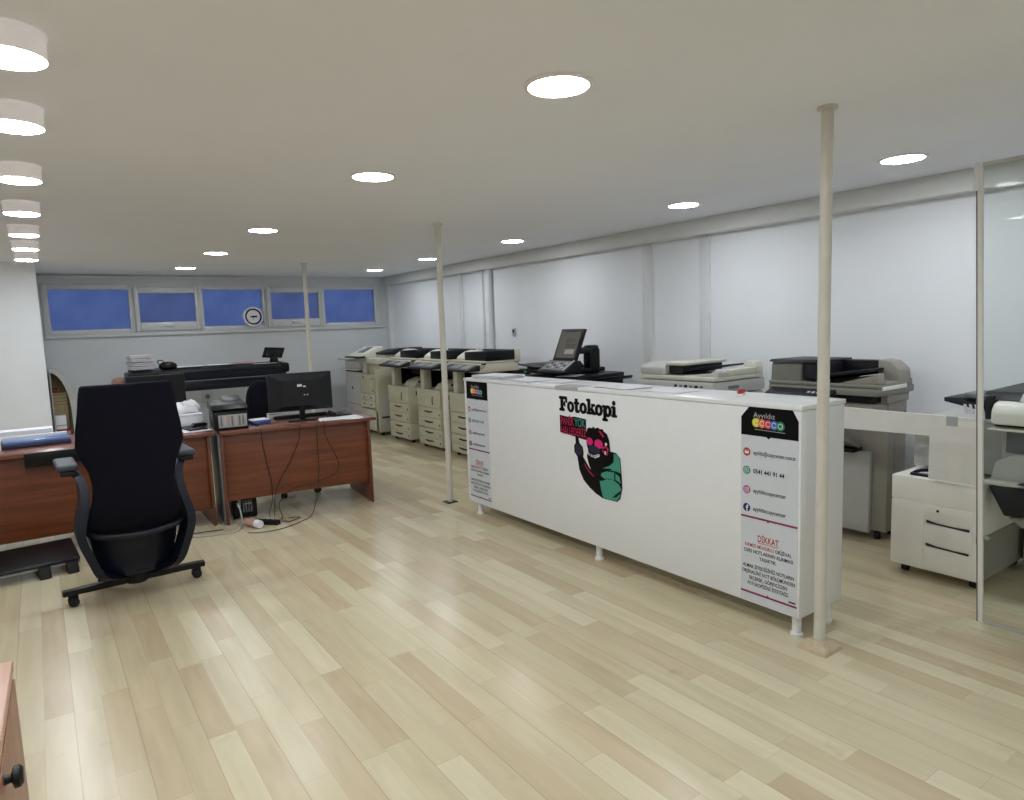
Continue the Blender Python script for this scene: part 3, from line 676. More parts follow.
for k in range(4):
    for j in range(3):
        x = -.02 + .03 * j; z = 1.0607 + (x + .045) * .5615
        B().prism([(x, z + .003), (x + .016, z + .012), (x + .016, z + .016), (x, z + .007)], 'y', -.26 + .07 * k, -.235 + .07 * k).to('key', 'dark' if (k + j) % 2 else 'lgrey', p)
B().prism([(-.05, 1.06), (.09, 1.142), (.09, 1.148), (-.05, 1.066)], 'y', -.315, -.303).to('panel_trim', 'lgrey', p)
s = B().prism([(.10, 1.135), (.13, 1.13), (.26, 1.43), (.23, 1.437)], 'y', -.31, .03, bev=.006).to('touch_screen', 'black', r)
def scr(y0, y1, t0, t1, d): 
    f_ = lambda t: (.10 + .13 * t - d * .92, 1.135 + .302 * t + d * .39)
    a, c = f_(t0), f_(t1); return B().poly([(a[0], y0, a[1]), (a[0], y1, a[1]), (c[0], y1, c[1]), (c[0], y0, c[1])][::-1])
scr(-.28, .0, .10, .90, .002).to('display', 'console', s, smooth=False)
scr(-.25, -.12, .22, .36, .004).to('display_field', 'paperg', s, smooth=False)
scr(-.25, -.10, .42, .52, .004).to('display_field', 'screen2', s, smooth=False)
scr(-.25, -.10, .58, .68, .004).to('display_field', 'screen2', s, smooth=False)
bx(.018, .02, .36, .38, 1.015, 1.03).to('indicator', 'led', r)
casters(r, ((.08, -.3), (.08, .3), (.58, -.3), (.58, .3)), .028)
sheets('paper_stack', 'white sheet lying on the side of the black copier top', 'papers', 4.10, 4.88, 1.0, 3, .22, .20, .5, th=.001)

# ------------------------------------------------------------------ beige copier behind the counter
r = thing('photocopier', 'beige copier with open document feeder, middle of the counter', 'copier', (4.08, 3.58, 0)); r.scale = (1, 1, .98)
bx(.02, .64, -.34, .34, .05, .93, bev=.01).to('engine_body', 'ivory', r)
for z0 in (.10, .26, .42):
    d = bx(.005, .03, -.32, .32, z0, z0 + .15, bev=.004).to('paper_drawer', 'ivory', r); slot_curve(B(), -.1, .1, z0 + .1, -.002).to('drawer_grip', 'slot', d)
bx(-.02, .62, -.37, .38, .94, 1.035, bev=.012).to('scanner_bed', 'lgrey', r)
for k in range(6): bx(-.024, -.018, -.28 + .05 * k, -.25 + .05 * k, .985, 1.01, bev=.002).to('panel_button', 'dark' if k % 2 else 'mgrey', r)
bx(.16, .28, -.375, -.369, .975, 1.0).to('side_vent', 'mgrey', r)
bx(-.01, .60, -.37, .385, 1.042, 1.075, bev=.008).to('platen_cover', 'ivory', r)
B().prism([(.0, 1.075), (.56, 1.075), (.56, 1.17), (.16, 1.178), (.05, 1.165), (.0, 1.14)], 'y', .12, .385, bev=.015, seg=3).to('feeder_hood', 'lgrey', r)
bx(.02, .55, -.06, .125, 1.155, 1.18, bev=.006).to('feeder_lid', 'ivory', r)
b = B().prism([(.12, 1.085), (.12, 1.10), (-.26, 1.155), (-.26, 1.14)], 'x', .08, .50, bev=.003); b.to('document_tray', 'navy', r)
bx(.06, .54, -.02, .12, 1.09, 1.15).to('feeder_mouth', 'dark', r)
B().prism([(-.02, 1.075), (-.30, 1.10), (-.345, 1.135), (-.37, 1.11), (-.37, 1.075)], 'x', .04, .16, bev=.006).to('tray_front_wall', 'lgrey', r)
B().prism([(.0, 1.075), (-.24, 1.10), (-.28, 1.175), (-.35, 1.165), (-.37, 1.12), (-.37, 1.075)], 'x', .50, .60, bev=.01).to('tray_rear_wall', 'ivory', r)
bx(.16, .50, -.37, -.24, 1.075, 1.125, bev=.012).to('tray_end', 'ivory', r)
casters(r, ((.08, -.28), (.08, .28), (.56, -.28), (.56, .28)))

# ------------------------------------------------------------------ grey copier at the counter's right end
r = thing('photocopier', 'large grey copier with dark feeder at the right end of the counter', 'copier', (4.20, 2.46, -.012)); r.scale = (.70, .93, 1)
bx(.30, .64, -.37, .40, .075, .93, bev=.008).to('rear_body', 'taupe', r)
bx(.41, .60, -.374, -.37, .48, .86, bev=.002).to('side_door', 'taupe', r)
bx(.575, .605, -.377, -.372, .83, .862).to('side_label', 'mgrey', r)
bx(.24, .30, -.27, .40, .06, .60, bev=.008).to('front_door', 'lgrey', r)
B().prism([(.27, .60), (.20, .66), (-.02, .72), (-.02, .70), (.20, .63)], 'y', -.20, .40, bev=.004).to('output_tray', 'greyp', r)
bx(.12, .29, -.20, .38, .60, .625, bev=.004).to('tray_slot', 'black', r)
bx(.04, .62, -.36, .40, .86, .93, bev=.01).to('upper_body', 'taupe', r)
bx(.10, .22, -.345, -.05, .935, .985).to('exit_gap', 'black', r)
bx(.22, .62, -.39, .40, .93, .985, bev=.006).to('inner_frame', 'taupe', r)
bx(.0, .66, -.41, .41, .985, 1.035, bev=.012).to('scanner_bed', 'greyp', r)
p = B().prism([(-.13, .965), (-.13, .98), (.02, 1.02), (.02, .985)], 'y', -.12, .38, bev=.005).to('control_panel', 'dark', r)
for k in range(5): B().prism([(-.09, .992), (-.06, 1.0), (-.06, 1.004), (-.09, .996)], 'y', -.10 + .035 * k, -.08 + .035 * k).to('panel_key', 'lgrey', p)
B().prism([(.0, 1.035), (.62, 1.035), (.62, 1.075), (.0, 1.06)], 'y', -.41, .41, bev=.008).to('platen_cover', 'greyp', r)
B().prism([(.02, 1.06), (.60, 1.06), (.60, 1.185), (.06, 1.19), (.03, 1.17)], 'y', .16, .40, bev=.008).to('feeder_hood', 'greyp', r)
B().prism([(.0, 1.188), (.62, 1.188), (.62, 1.20), (.04, 1.205)], 'y', .02, .41, bev=.004).to('feeder_lid', 'dark', r)
B().prism([(.15, 1.07), (.15, 1.09), (-.30, 1.15), (-.30, 1.13)], 'x', .10, .48, bev=.004).to('document_tray', 'black', r)
bx(.46, .60, -.32, .16, 1.06, 1.19, bev=.008).to('tray_rear_wall', 'black', r)
bx(.06, .50, .02, .165, 1.075, 1.185, bev=.006).to('feeder_mouth', 'dark', r)
B().prism([(.12, 1.06), (-.12, 1.065), (-.30, 1.115), (-.40, 1.13), (-.41, 1.06)], 'x', .01, .12, bev=.008).to('tray_front_wall', 'taupe', r)
B().prism([(-.26, 1.06), (-.26, 1.20), (-.34, 1.19), (-.40, 1.14), (-.41, 1.06)], 'x', .38, .60, bev=.01).to('clear_guide', 'taupe', r)
bx(.06, .50, -.416, -.405, 1.02, 1.045, bev=.003).to('side_strip', 'whitep', r)
for o_ in casters(r, ((.34, -.3), (.34, .33), (.58, -.3), (.58, .33)), .03): o_.location.z = .012

# ------------------------------------------------------------------ desks
def desk(name, label, loc, rz, Ln, D, inset_l, inset_r):
    r = thing(name, label, 'desk', loc, rz)
    bx(0, Ln, 0, D, .722, .75, bev=.004).to('desktop', 'mtop', r)
    bx(inset_l, inset_l + .022, .03, D - .03, 0, .722, bev=.002).to('side_panel', 'mahogy', r)
    bx(Ln - inset_r - .022, Ln - inset_r, .03, D - .03, 0, .722, bev=.002).to('side_panel', 'mahogy', r)
    bx(inset_l + .022, Ln - inset_r - .022, .06, .078, .185 if rz else .135, .722, bev=.002).to('modesty_panel', 'mahog', r)
    if rz: bx(-.014, -.001, .04, D - .04, 0, .72, bev=.002).to('end_cladding', 'mgrey', r)
    return r
RZ = math.radians(-6)
desk('office_desk', 'reddish-brown desk carrying the black monitor, with cables down its front', (1.108, 5.545, 0), RZ, 1.25, .74, .0, .05)
dk_l = desk('office_desk', 'reddish-brown desk behind the big office chair at the left', (-.85, 5.61, 0), 0, 1.935, .83, .05, .034)
bx(.72, 1.12, -.028, -.001, .652, .748, bev=.004).to('black_edge_strip', 'black', dk_l)  # plain black strip along the desk's front edge
DC, DS = math.cos(RZ), math.sin(RZ)
def dk(x, y): return (1.108 + x * DC - y * DS, 5.545 + x * DS + y * DC)
TZ = .7505

# monitor seen from behind
x, y = dk(.68, .24)
r = thing('computer_monitor', 'black monitor seen from behind on the right-hand desk', 'monitor', (x, y, TZ), RZ)
B().prism([(-.125, -.07), (.125, -.07), (.105, .09), (-.105, .09)], 'z', 0, .012, bev=.004).to('stand_base', 'black', r)
B().prism([(-.025, .0), (.025, .0), (.018, .2), (-.018, .2)], 'y', -.018, .004, bev=.004).to('stand_neck', 'black', r)
b = bx(-.265, .265, .0, .03, .085, .408, bev=.006)
b.to('display_housing', 'dark', r)
b = B().loft([[(-.255, 0, .10), (.255, 0, .10), (.255, 0, .398), (-.255, 0, .398)], [(-.16, -.022, .13), (.16, -.022, .13), (.16, -.022, .345), (-.16, -.022, .345)]]); b.to('rear_bulge', 'dark', r, sharp=5)
bx(-.255, .255, .03, .032, .10, .398).to('screen', 'screen', r)
flatp = B(); flatp.box(-.03, .01, -.0235, -.0215, .292, .312); flatp.box(.018, .04, -.0235, -.0215, .286, .298); flatp.to('rating_label', 'paper', r)
for k in range(2): bx(.02 + .025 * k, .032 + .025 * k, -.0235, -.0215, .215, .225).to('port', 'lgrey', r)

x, y = dk(.72, .50)
r = thing('keyboard', 'black keyboard behind the monitor on the desk', 'keyboard', (x, y, TZ), RZ)
B().prism([(-.07, 0), (.07, 0), (.07, .012), (-.07, .028)], 'x', -.23, .23, bev=.003).to('case', 'black', r)
b = B()
for j in range(5):
    for k in range(15):
        yy = -.055 + .024 * j; b.box(-.215 + .029 * k, -.19 + .029 * k, yy, yy + .02, .022 - j * .0028, .031 - j * .0028)
b.to('keys', 'dark', r)
x, y = dk(1.02, .32)
r = thing('telephone', 'flat black desk phone at the right end of the desk', 'phone', (x, y, TZ + .003), RZ + .2)
B().prism([(-.06, 0), (.06, 0), (.06, .03), (-.06, .012)], 'x', -.09, .09, bev=.004).to('body', 'black', r)
B().tube([(-.075, -.05, .022), (-.07, 0, .034), (-.075, .05, .036)], .014).to('handset', 'black', r)
x, y = dk(.97, .16); sheets('paper_stack', 'white sheets at the front right corner of the monitor desk', 'papers', x, y, TZ, 3, .36, .22, RZ, th=.0008, spread=.03)
x, y = dk(.52, .44)
r = thing('card_box', 'small white card box left of the monitor stand', 'box', (x, y + .13, TZ), RZ + .1)
bx(-.055, .055, -.03, .03, 0, .045, bev=.002).to('box_body', 'paper', r); bx(-.056, .056, -.031, .031, .036, .048, bev=.002).to('box_lid', 'paperg', r)

# ink tank printer
x, y = dk(-.03, .08)
r = thing('inkjet_printer', 'black printer with white ink label at the left end of the monitor desk', 'printer', (x, y, TZ), RZ)
bx(.0, .255, .0, .36, 0, .148, bev=.008).to('body', 'black', r)
B().prism([(.02, .152), (.0, .165), (.06, .20), (.34, .215), (.36, .19), (.36, .152)], 'x', -.01, .258, bev=.008).to('scanner_lid', 'black', r)
B().prism([(.22, .21), (.37, .245), (.37, .235), (.22, .20)], 'x', .10, .24, bev=.002).to('paper_support', 'dark', r)
lb = bx(.035, .245, -.004, .0, .022, .122, bev=.001).to('ink_label', 'paperg', r)
for k, m in enumerate(('mgrey', 'lgrey', 'skin', 'mgrey', 'lgrey', 'mgrey', 'mgrey')):
    bx(.048 + .027 * k, .061 + .027 * k, -.0055, -.003, .035, .112).to('ink_gauge', m, lb)
b = B()
for k in range(2): b.box(.05 + .1 * k, .09 + .1 * k, -.002, .01, .128, .14)
b.to('button_strip', 'dark', r)
# small things between printer and monitor
x, y = dk(.34, .36)
r = thing('tissue_pack', 'blue and white packet beside the black printer', 'packet', (x, y, TZ), RZ + .15)
bx(-.075, .075, -.10, .10, 0, .028, bev=.008).to('wrapper', 'bluep', r); bx(-.07, .07, -.06, .06, .026, .034, bev=.004).to('flap', 'paper', r)
x, y = dk(.30, .16)
r = thing('bottle_cap', 'small blue cap on the desk beside the printer', 'cap', (x, y, TZ))
B().lathe([(0, 0), (.02, 0), (.02, .022), (.016, .028), (0, .028)], n=20).to('cap_shell', 'bluep', r)
B().lathe([(.0202, .004), (.0215, .004), (.0215, .02), (.0202, .02)], n=20).to('grip_ring', 'darkblue', r)

# left desk items
r = thing('storage_box', 'white box at the right end of the left desk', 'box', (.985, 6.13, TZ), .05)
bx(-.13, .095, -.10, .12, 0, .105, bev=.003).to('box_body', 'paper', r); bx(-.132, .097, -.102, .122, .095, .112, bev=.003).to('box_lid', 'paper', r)
b = B()
rng = random.Random(3)
for k in range(1):
    t = bmesh.new(); bmesh.ops.create_icosphere(t, subdivisions=3, radius=1)
    for v in t.verts:
        q = v.co * (1 + .3 * math.sin(5 * v.co.x + 3 * v.co.z) * math.cos(4 * v.co.y + 2)) ; v.co = (q.x * .085, q.y * .06, max(q.z, -.7) * .06 + .042)
    b._add(t)
tag(b.to('crumpled_cloth', 'paper', None, (.99, 6.14, TZ + .1125)), 'crumpled white cloth on top of the white box', 'cloth')
r = thing('computer_monitor', 'black monitor peeking out above the right shoulder of the office chair', 'monitor', (.86, 6.345, TZ), -.1)
B().prism([(-.10, -.05), (.08, -.05), (.08, .10), (-.10, .10)], 'z', 0, .012, bev=.004).to('stand_base', 'black', r)
bx(-.02, .02, .01, .04, .01, .3, bev=.005).to('stand_neck', 'black', r)
bx(-.28, .16, -.02, .02, .19, .435, bev=.006).to('display_housing', 'black', r)
bx(-.27, .15, -.022, -.019, .20, .425).to('screen', 'black', r)
sheets('paper_stack', 'white sheets under the pens at the right end of the left desk', 'papers', .985, 5.87, TZ, 4, .20, .28, .05, th=.001, spread=.03)
gp_ = 'pens on the left desk'
pl = ['black pen nearest the desk edge beside the printer', 'black pen second from the desk edge beside the printer', 'black pen in the middle of the row beside the printer', 'black pen second farthest from the desk edge', 'black pen lying farthest from the desk edge by the white box']
p0 = thing('pen', pl[0], 'pen', (.93, 5.78, TZ + .011), .15, gp_)
B().cyl((0, 0, 0), (.14, 0, 0), .007, n=12).to('barrel', 'black', p0); B().cyl((.14, 0, 0), (.155, 0, 0), .005, .001, 12).to('tip', 'metal', p0); bx(-.002, .05, -.002, .002, .006, .010).to('clip', 'metal', p0)
for k in range(1, 5): dup(p0, (.93 - .008 * k, 5.78 + .055 * k, TZ + .011), pl[k], .15 + .08 * math.sin(k * 2))
r = thing('stapler', 'black stapler lying on the papers beside the printer', 'stapler', (1.03, 5.93, TZ + .006), .5)
B().prism([(-.07, 0), (.07, 0), (.07, .01), (-.07, .016)], 'y', -.018, .018, bev=.002).to('base', 'black', r)
B().prism([(-.072, .02), (-.05, .045), (.05, .038), (.075, .026), (.075, .014), (-.072, .014)], 'y', -.016, .016, bev=.004).to('top_arm', 'dark', r)

r = thing('flatbed_scanner', 'low flat scanner with glossy blue lid on the left desk', 'scanner', (-.05, 6.02, TZ), .05)
bx(-.215, .20, -.13, .17, 0, .028, bev=.006).to('base', 'darkblue', r)
bx(-.205, .198, -.125, .165, .0285, .052, bev=.006).to('lid', 'bluelid', r)
bx(-.235, -.2155, -.135, .175, 0, .056, bev=.004).to('side_frame', 'whitep', r); bx(-.235, .2, .1705, .185, 0, .058, bev=.003).to('rear_frame', 'whitep', r)
sheets('paper_stack', 'tall white stack of paper behind the scanner on the left desk', 'papers', -.16, 6.32, TZ, 40, .42, .17, .0, th=.0022, spread=.02)

# footrest under the left desk
r = thing('footrest', 'black footrest on the floor in front of the left desk panel', 'footrest', (-.10, 5.30, 0), .10)
B().prism([(-.17, .075), (-.16, .095), (.17, .15), (.17, .125)], 'x', -.34, .20, bev=.006).to('platform', 'black', r)
for xx in (-.30, -.03, .12):
    B().prism([(-.20, 0), (-.09, 0), (-.10, .05), (-.12, .085), (-.16, .085)], 'x', xx, xx + .065, bev=.008).to('front_foot', 'rubber', r)
    B().prism([(.08, 0), (.17, 0), (.16, .13), (.12, .12)], 'x', xx, xx + .06, bev=.008).to('rear_foot', 'rubber', r)
B().cyl((-.34, -.13, .06), (.20, -.13, .06), .012).to('cross_bar', 'metal', r)
B().cyl((-.34, .10, .075), (.20, .10, .075), .012).to('cross_bar', 'black', r)

# ------------------------------------------------------------------ big office chair
r = thing('office_chair', 'large navy-black high-backed office chair seen from behind', 'chair', (.37, 4.50, 0), math.radians(2))
prof = [(.425, .225, -.26), (.48, .236, -.315), (.56, .226, -.35), (.64, .206, -.368), (.72, .198, -.378), (.80, .212, -.384), (.87, .240, -.388), (.93, .260, -.392), (1.02, .252, -.40), (1.12, .236, -.415), (1.22, .224, -.43), (1.262, .215, -.436)]
rings = []
for z, hw, y0 in prof:
    xs = [-1, -.8, -.5, 0, .5, .8, 1]
    bk = [(hw * q, y0 + .055 * q * q - .0, z) for q in xs]; fr = [(hw * q, y0 + .05 + .06 * q * q + .02 * (1 - q * q), z) for q in xs[::-1]]
    rings.append(bk + fr)
o = B().loft(rings).to('backrest', 'fabric', r, sharp=80)
md = o.modifiers.new('bev', 'BEVEL'); md.width = .012; md.segments = 3; md.limit_method = 'ANGLE'; md.angle_limit = math.radians(55)
# lower edge of the back shell
b = B(); b.tube([(-.238, -.22, .45), (-.18, -.285, .432), (0, -.325, .422), (.18, -.285, .432), (.238, -.22, .45)], .016, 10); b.to('back_lower_rail', 'armp', r)
bx(-.24, .24, -.22, .28, .40, .49, bev=.035, seg=4).to('seat', 'fabric', r)
def band(path, w0, th=.016):
    P = [Vector(p) for p in path]; Q = []
    for i in range(len(P) - 1):
        a, b_, c, d = P[max(i - 1, 0)], P[i], P[i + 1], P[min(i + 2, len(P) - 1)]
        for k in range(8):
            u = k / 8; Q.append(.5 * ((2 * b_) + (c - a) * u + (2 * a - 5 * b_ + 4 * c - d) * u * u + (3 * b_ - a - 3 * c + d) * u ** 3))
    Q.append(P[-1]); rg = []
    for i, q in enumerate(Q):
        t = i / (len(Q) - 1); j = t * (len(w0) - 1); k = min(int(j), len(w0) - 2); w = w0[k] + (w0[k + 1] - w0[k]) * (j - k)
        rg.append([(q.x - th, q.y - w, q.z), (q.x + th, q.y - w, q.z), (q.x + th, q.y + w, q.z), (q.x - th, q.y + w, q.z)])
    return B().loft(rg)
for s in (-1, 1):
    a = band([(s * .300, .0, .80), (s * .268, -.10, .785), (s * .236, -.16, .72), (s * .240, -.19, .62), (s * .268, -.20, .50), (s * .268, -.20, .42), (s * .235, -.20, .31), (s * .195, -.17, .20), (s * .13, -.12, .15), (s * .05, -.06, .14)], [.06, .07, .08, .09, .10, .10, .09, .08, .06, .04], .022).to('armrest', 'armp', r, sharp=45)
    m = a.modifiers.new('bev', 'BEVEL'); m.width = .008; m.segments = 2
    bx(min(s * .245, s * .345), max(s * .245, s * .345), -.20, .12, .80, .835, bev=.013, seg=3).to('arm_pad', 'armpad', a)
    bx(min(s * .26, s * .33), max(s * .26, s * .33), -.203, -.12, .775, .80, bev=.006).to('arm_pad_core', 'black', a)
B().loft([[(hw * q, y, z) for q, y in ((-1, -.10), (-.5, -.16), (.5, -.16), (1, -.10), (1, .12), (-1, .12))] for hw, z in ((.13, .15), (.19, .22), (.215, .32), (.225, .42))]).to('under_shell', 'navy', r, sharp=40)
B().lathe([(0, .06), (.055, .06), (.05, .13), (.032, .16), (.03, .24), (0, .24)]).to('gas_lift', 'black', r)
for ang, ln in ((182, .375), (-2, .375), (60, .34), (120, .34)):
    a = math.radians(ang); ca, sa = math.cos(a), math.sin(a)
    b = B(); b.prism([(.0, .062), (.0, .105), (ln, .098), (ln, .066)], 'y', -.024, .024, bev=.006); b.rot(a)
    lg = b.to('base_leg', 'black', r)
    w = B()
    for q in (-1, 1): w.cyl((ln - .05, q * .014 - .010, .027), (ln - .05, q * .014 + .010, .027), .027, n=20)
    w.box(ln - .075, ln - .025, -.006, .006, .03, .075); w.rot(a); w.to('caster', 'rubber', lg)

# task chair behind the monitor desk
r = thing('office_chair', 'black round-backed task chair behind the monitor desk', 'chair', (1.89, 6.37, 0), math.radians(35))
def ell(hw, hh, zc, y, n=28): return [(hw * math.copysign(abs(math.cos(2 * PI * i / n)) ** .7, math.cos(2 * PI * i / n)), y, zc + hh * math.copysign(abs(math.sin(2 * PI * i / n)) ** .7, math.sin(2 * PI * i / n))) for i in range(n)]
B().loft([ell(.17, .22, .80, .262), ell(.205, .255, .80, .275), ell(.21, .26, .80, .30), ell(.19, .24, .80, .325)]).to('backrest', 'fabric', r, sharp=60)
bx(-.22, .22, -.20, .23, .43, .50, bev=.03, seg=3).to('seat', 'fabric', r)
B().tube([(0, .16, .44), (0, .30, .46), (0, .335, .62), (0, .315, .78)], .018).to('back_bracket', 'black', r)
B().cyl((0, 0, .09), (0, 0, .44), .028).to('gas_lift', 'black', r)
for k in range(5):
    a = 2 * PI * k / 5 - math.radians(161)
    b = B().prism([(0, .07), (0, .115), (.28, .085), (.28, .062)], 'y', -.02, .02, bev=.004).rot(a); lg = b.to('base_leg', 'black', r)
    w = B()
    for q in (-1, 1): w.cyl((.265, q * .012 - .009, .026), (.265, q * .012 + .009, .026), .026, n=18)
    w.box(.255, .275, -.006, .006, .03, .075); w.rot(a); w.to('caster', 'rubber', lg)

# ------------------------------------------------------------------ cables and things under the monitor desk
r = thing('computer_tower', 'black computer case on the floor under the left end of the monitor desk', 'computer', (1.305, 5.87, 0), RZ)
bx(-.09, .09, -.17, .19, .012, .40, bev=.006).to('case', 'black', r)
for px, py in ((-.07, -.14), (.07, -.14), (-.07, .16), (.07, .16)): bx(px - .015, px + .015, py - .015, py + .015, 0, .012).to('foot', 'rubber', r)
b = B(); b.box(-.06, -.035, -.173, -.168, .10, .17); b.box(-.06, -.03, -.173, -.168, .18, .20); b.to('port_plate', 'lgrey', r)
b = B()
for k in range(4): b.box(-.02 + .02 * k, -.008 + .02 * k, -.172, -.168, .05, .15)
b.to('slot_covers', 'mgrey', r)
b = B(); b.cyl((-.05, -.180, .13), (-.05, -.168, .13), .014, n=14); b.box(-.01, .05, -.178, -.168, .118, .126); b.to('plug', 'wcable', r)
r = thing('spray_bottle', 'white bottle lying on the floor among the cables', 'bottle', (1.235, 5.46, .033), math.radians(-68))
B().cyl((0, 0, 0), (.12, 0, 0), .030, .033, 20).to('bottle_body', 'skin', r); B().cyl((.12, 0, 0), (.165, 0, 0), .033, .030, 20).to('cap', 'paper', r)
r = thing('power_strip', 'black power strip on the floor beside the lying bottle', 'power strip', (1.37, 5.40, 0), math.radians(-50))
bx(-.11, .11, -.025, .025, 0, .035, bev=.005).to('housing', 'black', r)
for k in range(4): B().cyl((-.075 + .05 * k, 0, .034), (-.075 + .05 * k, 0, .038), .018, n=18).to('socket', 'dark', r)
def fr(x, z, y=.045): p = dk(x, y); return (p[0], p[1], z)     # points just in front of the desk's front panel
def cable(name, pts, label, m='cable', rad=.003, grp='cables around the monitor desk'):
    return tag(B().tube(pts, rad, 8, 8).to(name, m), label, 'cable', grp)
cable('cable', [fr(.30, .757, .03), fr(.30, .757, -.004), fr(.301, .735, -.009), fr(.302, .70, -.007), fr(.31, .62, .02), fr(.335, .45), fr(.36, .3), fr(.355, .16, .03), (1.42, 5.50, .06), (1.41, 5.43, .045)], 'black cable falling straight down from the printer')
cable('cable', [fr(.60, .757, .03), fr(.60, .757, -.004), fr(.60, .735, -.009), fr(.60, .70, -.007), fr(.595, .62, .02), fr(.52, .45), fr(.44, .32), fr(.38, .2, .03), (1.45, 5.45, .07), (1.43, 5.39, .045)], 'black cable slanting left from the desk edge to the power strip')
cable('cable', [fr(.74, .757, .03), fr(.74, .757, -.004), fr(.74, .735, -.009), fr(.74, .70, -.007), fr(.742, .55, .02), fr(.74, .35, .02), (1.80, 5.44, .16), (1.72, 5.36, .02), (1.60, 5.27, .005), (1.46, 5.19, .005), (1.34, 5.17, .005), (1.24, 5.20, .005), (1.19, 5.25, .005)], 'black cable hanging nearest the middle and curling over the floor')
cable('cable', [fr(.80, .757, .03), fr(.80, .757, -.004), fr(.80, .735, -.009), fr(.80, .70, -.007), fr(.815, .62, .02), fr(.88, .48, .03), fr(.91, .36, .03), fr(.84, .28, .03), fr(.64, .24, .03), fr(.5, .21, .03), fr(.40, .12, .0), (1.50, 5.42, .03), (1.47, 5.36, .03)], 'black cable looping right below the monitor')
cable('cable', [(1.462, 5.33, .02), (1.49, 5.315, .02), (1.53, 5.33, .006), (1.58, 5.36, .006), (1.63, 5.39, .006), (1.60, 5.43, .006), (1.55, 5.44, .006)], 'black cable coiled on the floor right of the power strip', rad=.003)
cable('cable', [(1.225, 5.695, .124), (1.21, 5.62, .15), (1.215, 5.56, .10), (1.20, 5.48, .02), (1.12, 5.34, .006), (.95, 5.36, .006), (.78, 5.44, .006), (.62, 5.47, .006), (.50, 5.49, .006)], 'grey cable curving over the floor from the computer case to the left', 'wcable', .006)
cable('cable', [(1.06, 5.47, .005), (.96, 5.49, .005), (.86, 5.51, .005), (.70, 5.56, .005), (.5, 5.62, .005)], 'thin black cable on the floor beneath the left desk')

# ------------------------------------------------------------------ wide plotter at the back wall
r = thing('large_format_plotter', 'long black wide-format plotter standing at the back wall', 'plotter', (.95, 9.42, 0))
bx(0, 1.86, .0, .46, .93, 1.04, bev=.015).to('body', 'black', r)
B().prism([(-.02, 1.04), (-.015, 1.055), (.06, 1.085), (.46, 1.10), (.46, 1.04)], 'x', -.01, 1.88, bev=.006).to('top_cover', 'dark', r)
bx(.22, 1.80, -.005, .02, .955, 1.03).to('front_window', 'navy', r)
B().prism([(-.02, .80), (.3, .80), (.3, .93), (.01, .93), (-.04, .86)], 'x', .02, 1.80, bev=.01).to('lower_housing', 'navy', r)
bx(.05, 1.78, -.045, -.02, .925, .935, bev=.002).to('front_rail', 'mgrey', r)
bx(-.06, .28, -.06, .42, .92, 1.07, bev=.02, seg=3).to('left_end_cap', 'black', r)
bx(1.79, 1.90, -.03, .46, .96, 1.09, bev=.03, seg=4).to('right_end_cap', 'black', r)
for xx in (.14, 1.72):
    lg = bx(xx - .035, xx + .035, .16, .24, .06, .80, bev=.006).to('stand_leg', 'dark', r)
    bx(xx - .04, xx + .04, -.12, .50, .03, .07, bev=.008).to('stand_foot', 'dark', lg)
    for yy in (-.08, .46): B().cyl((xx - .012, yy, .018), (xx + .012, yy, .018), .018, n=14).to('caster', 'rubber', lg)
bx(.14, 1.72, .18, .22, .16, .20, bev=.004).to('cross_bar', 'dark', r)
for k in range(4): bx(-.03 + .05 * k, .0 + .05 * k, -.062, -.058, .98, 1.0).to('panel_light', 'lgrey', r)
r = thing('tilted_display', 'small black tilted display on the right end of the plotter', 'display', (2.70, 9.60, 1.094), .2); r.scale = (1.2, 1.2, .88)
B().prism([(-.07, -.05), (.07, -.05), (.07, .05), (-.07, .05)], 'z', 0, .012, bev=.003).to('base', 'black', r)
B().prism([(-.05, .01), (.05, .01), (.035, .09), (-.035, .09)], 'y', -.02, .02, bev=.004).to('neck', 'black', r)
b = bx(-.12, .12, -.012, .012, -.085, .085, bev=.006).rot(math.radians(20), 'X').rot(math.radians(6), 'Y').move(0, 0, .155); h = b.to('display_housing', 'black', r)
bx(-.095, .095, -.0135, -.0122, -.06, .06).rot(math.radians(20), 'X').rot(math.radians(6), 'Y').move(0, 0, .155).to('screen', 'screen', h)
gq = 'papers on the plotter'
sheets('paper_stack', 'tall untidy stack of papers on the left end of the plotter', 'papers', 1.06, 9.63, 1.105, 30, .24, .30, .1, ('paper', 'paper', 'paper', 'lgrey', 'paper', 'paper', 'paper', 'darkblue'), .006, gq, .12)
r = thing('black_bag', 'small black pouch with straps beside the paper stack on the plotter', 'pouch', (1.36, 9.55, 1.09), .2)
t = bmesh.new(); bmesh.ops.create_uvsphere(t, u_segments=20, v_segments=12, radius=1)
for v in t.verts: v.co = (v.co.x * .11, v.co.y * .08, max(v.co.z, -.65) * .06 + .04)
b = B(); b._add(t); b.to('pouch_body', 'black', r)
B().tube([(-.10, -.02, .06), (-.13, -.03, .11), (-.08, -.04, .12), (-.05, -.02, .09)], .006).to('strap', 'dark', r)
sheets('paper_stack', 'white sheets lying left of the middle on the plotter top', 'papers', 1.62, 9.66, 1.105, 4, .34, .26, .06, th=.001, grp=gq)
sheets('paper_stack', 'white sheets lying at the middle of the plotter top', 'papers', 2.0, 9.68, 1.105, 4, .32, .24, -.05, th=.001, grp=gq)
sheets('paper_stack', 'sheets with a red cover right of the middle on the plotter', 'papers', 2.30, 9.70, 1.105, 6, .28, .22, .08, ('paper', 'paper', 'redp', 'paper', 'paper', 'redp'), .002, gq)
sheets('paper_stack', 'red and white leaflets under the tilted display on the plotter', 'papers', 2.56, 9.53, 1.09, 4, .30, .10, -.05, ('paper', 'redp', 'paper', 'paper'), .001, gq)

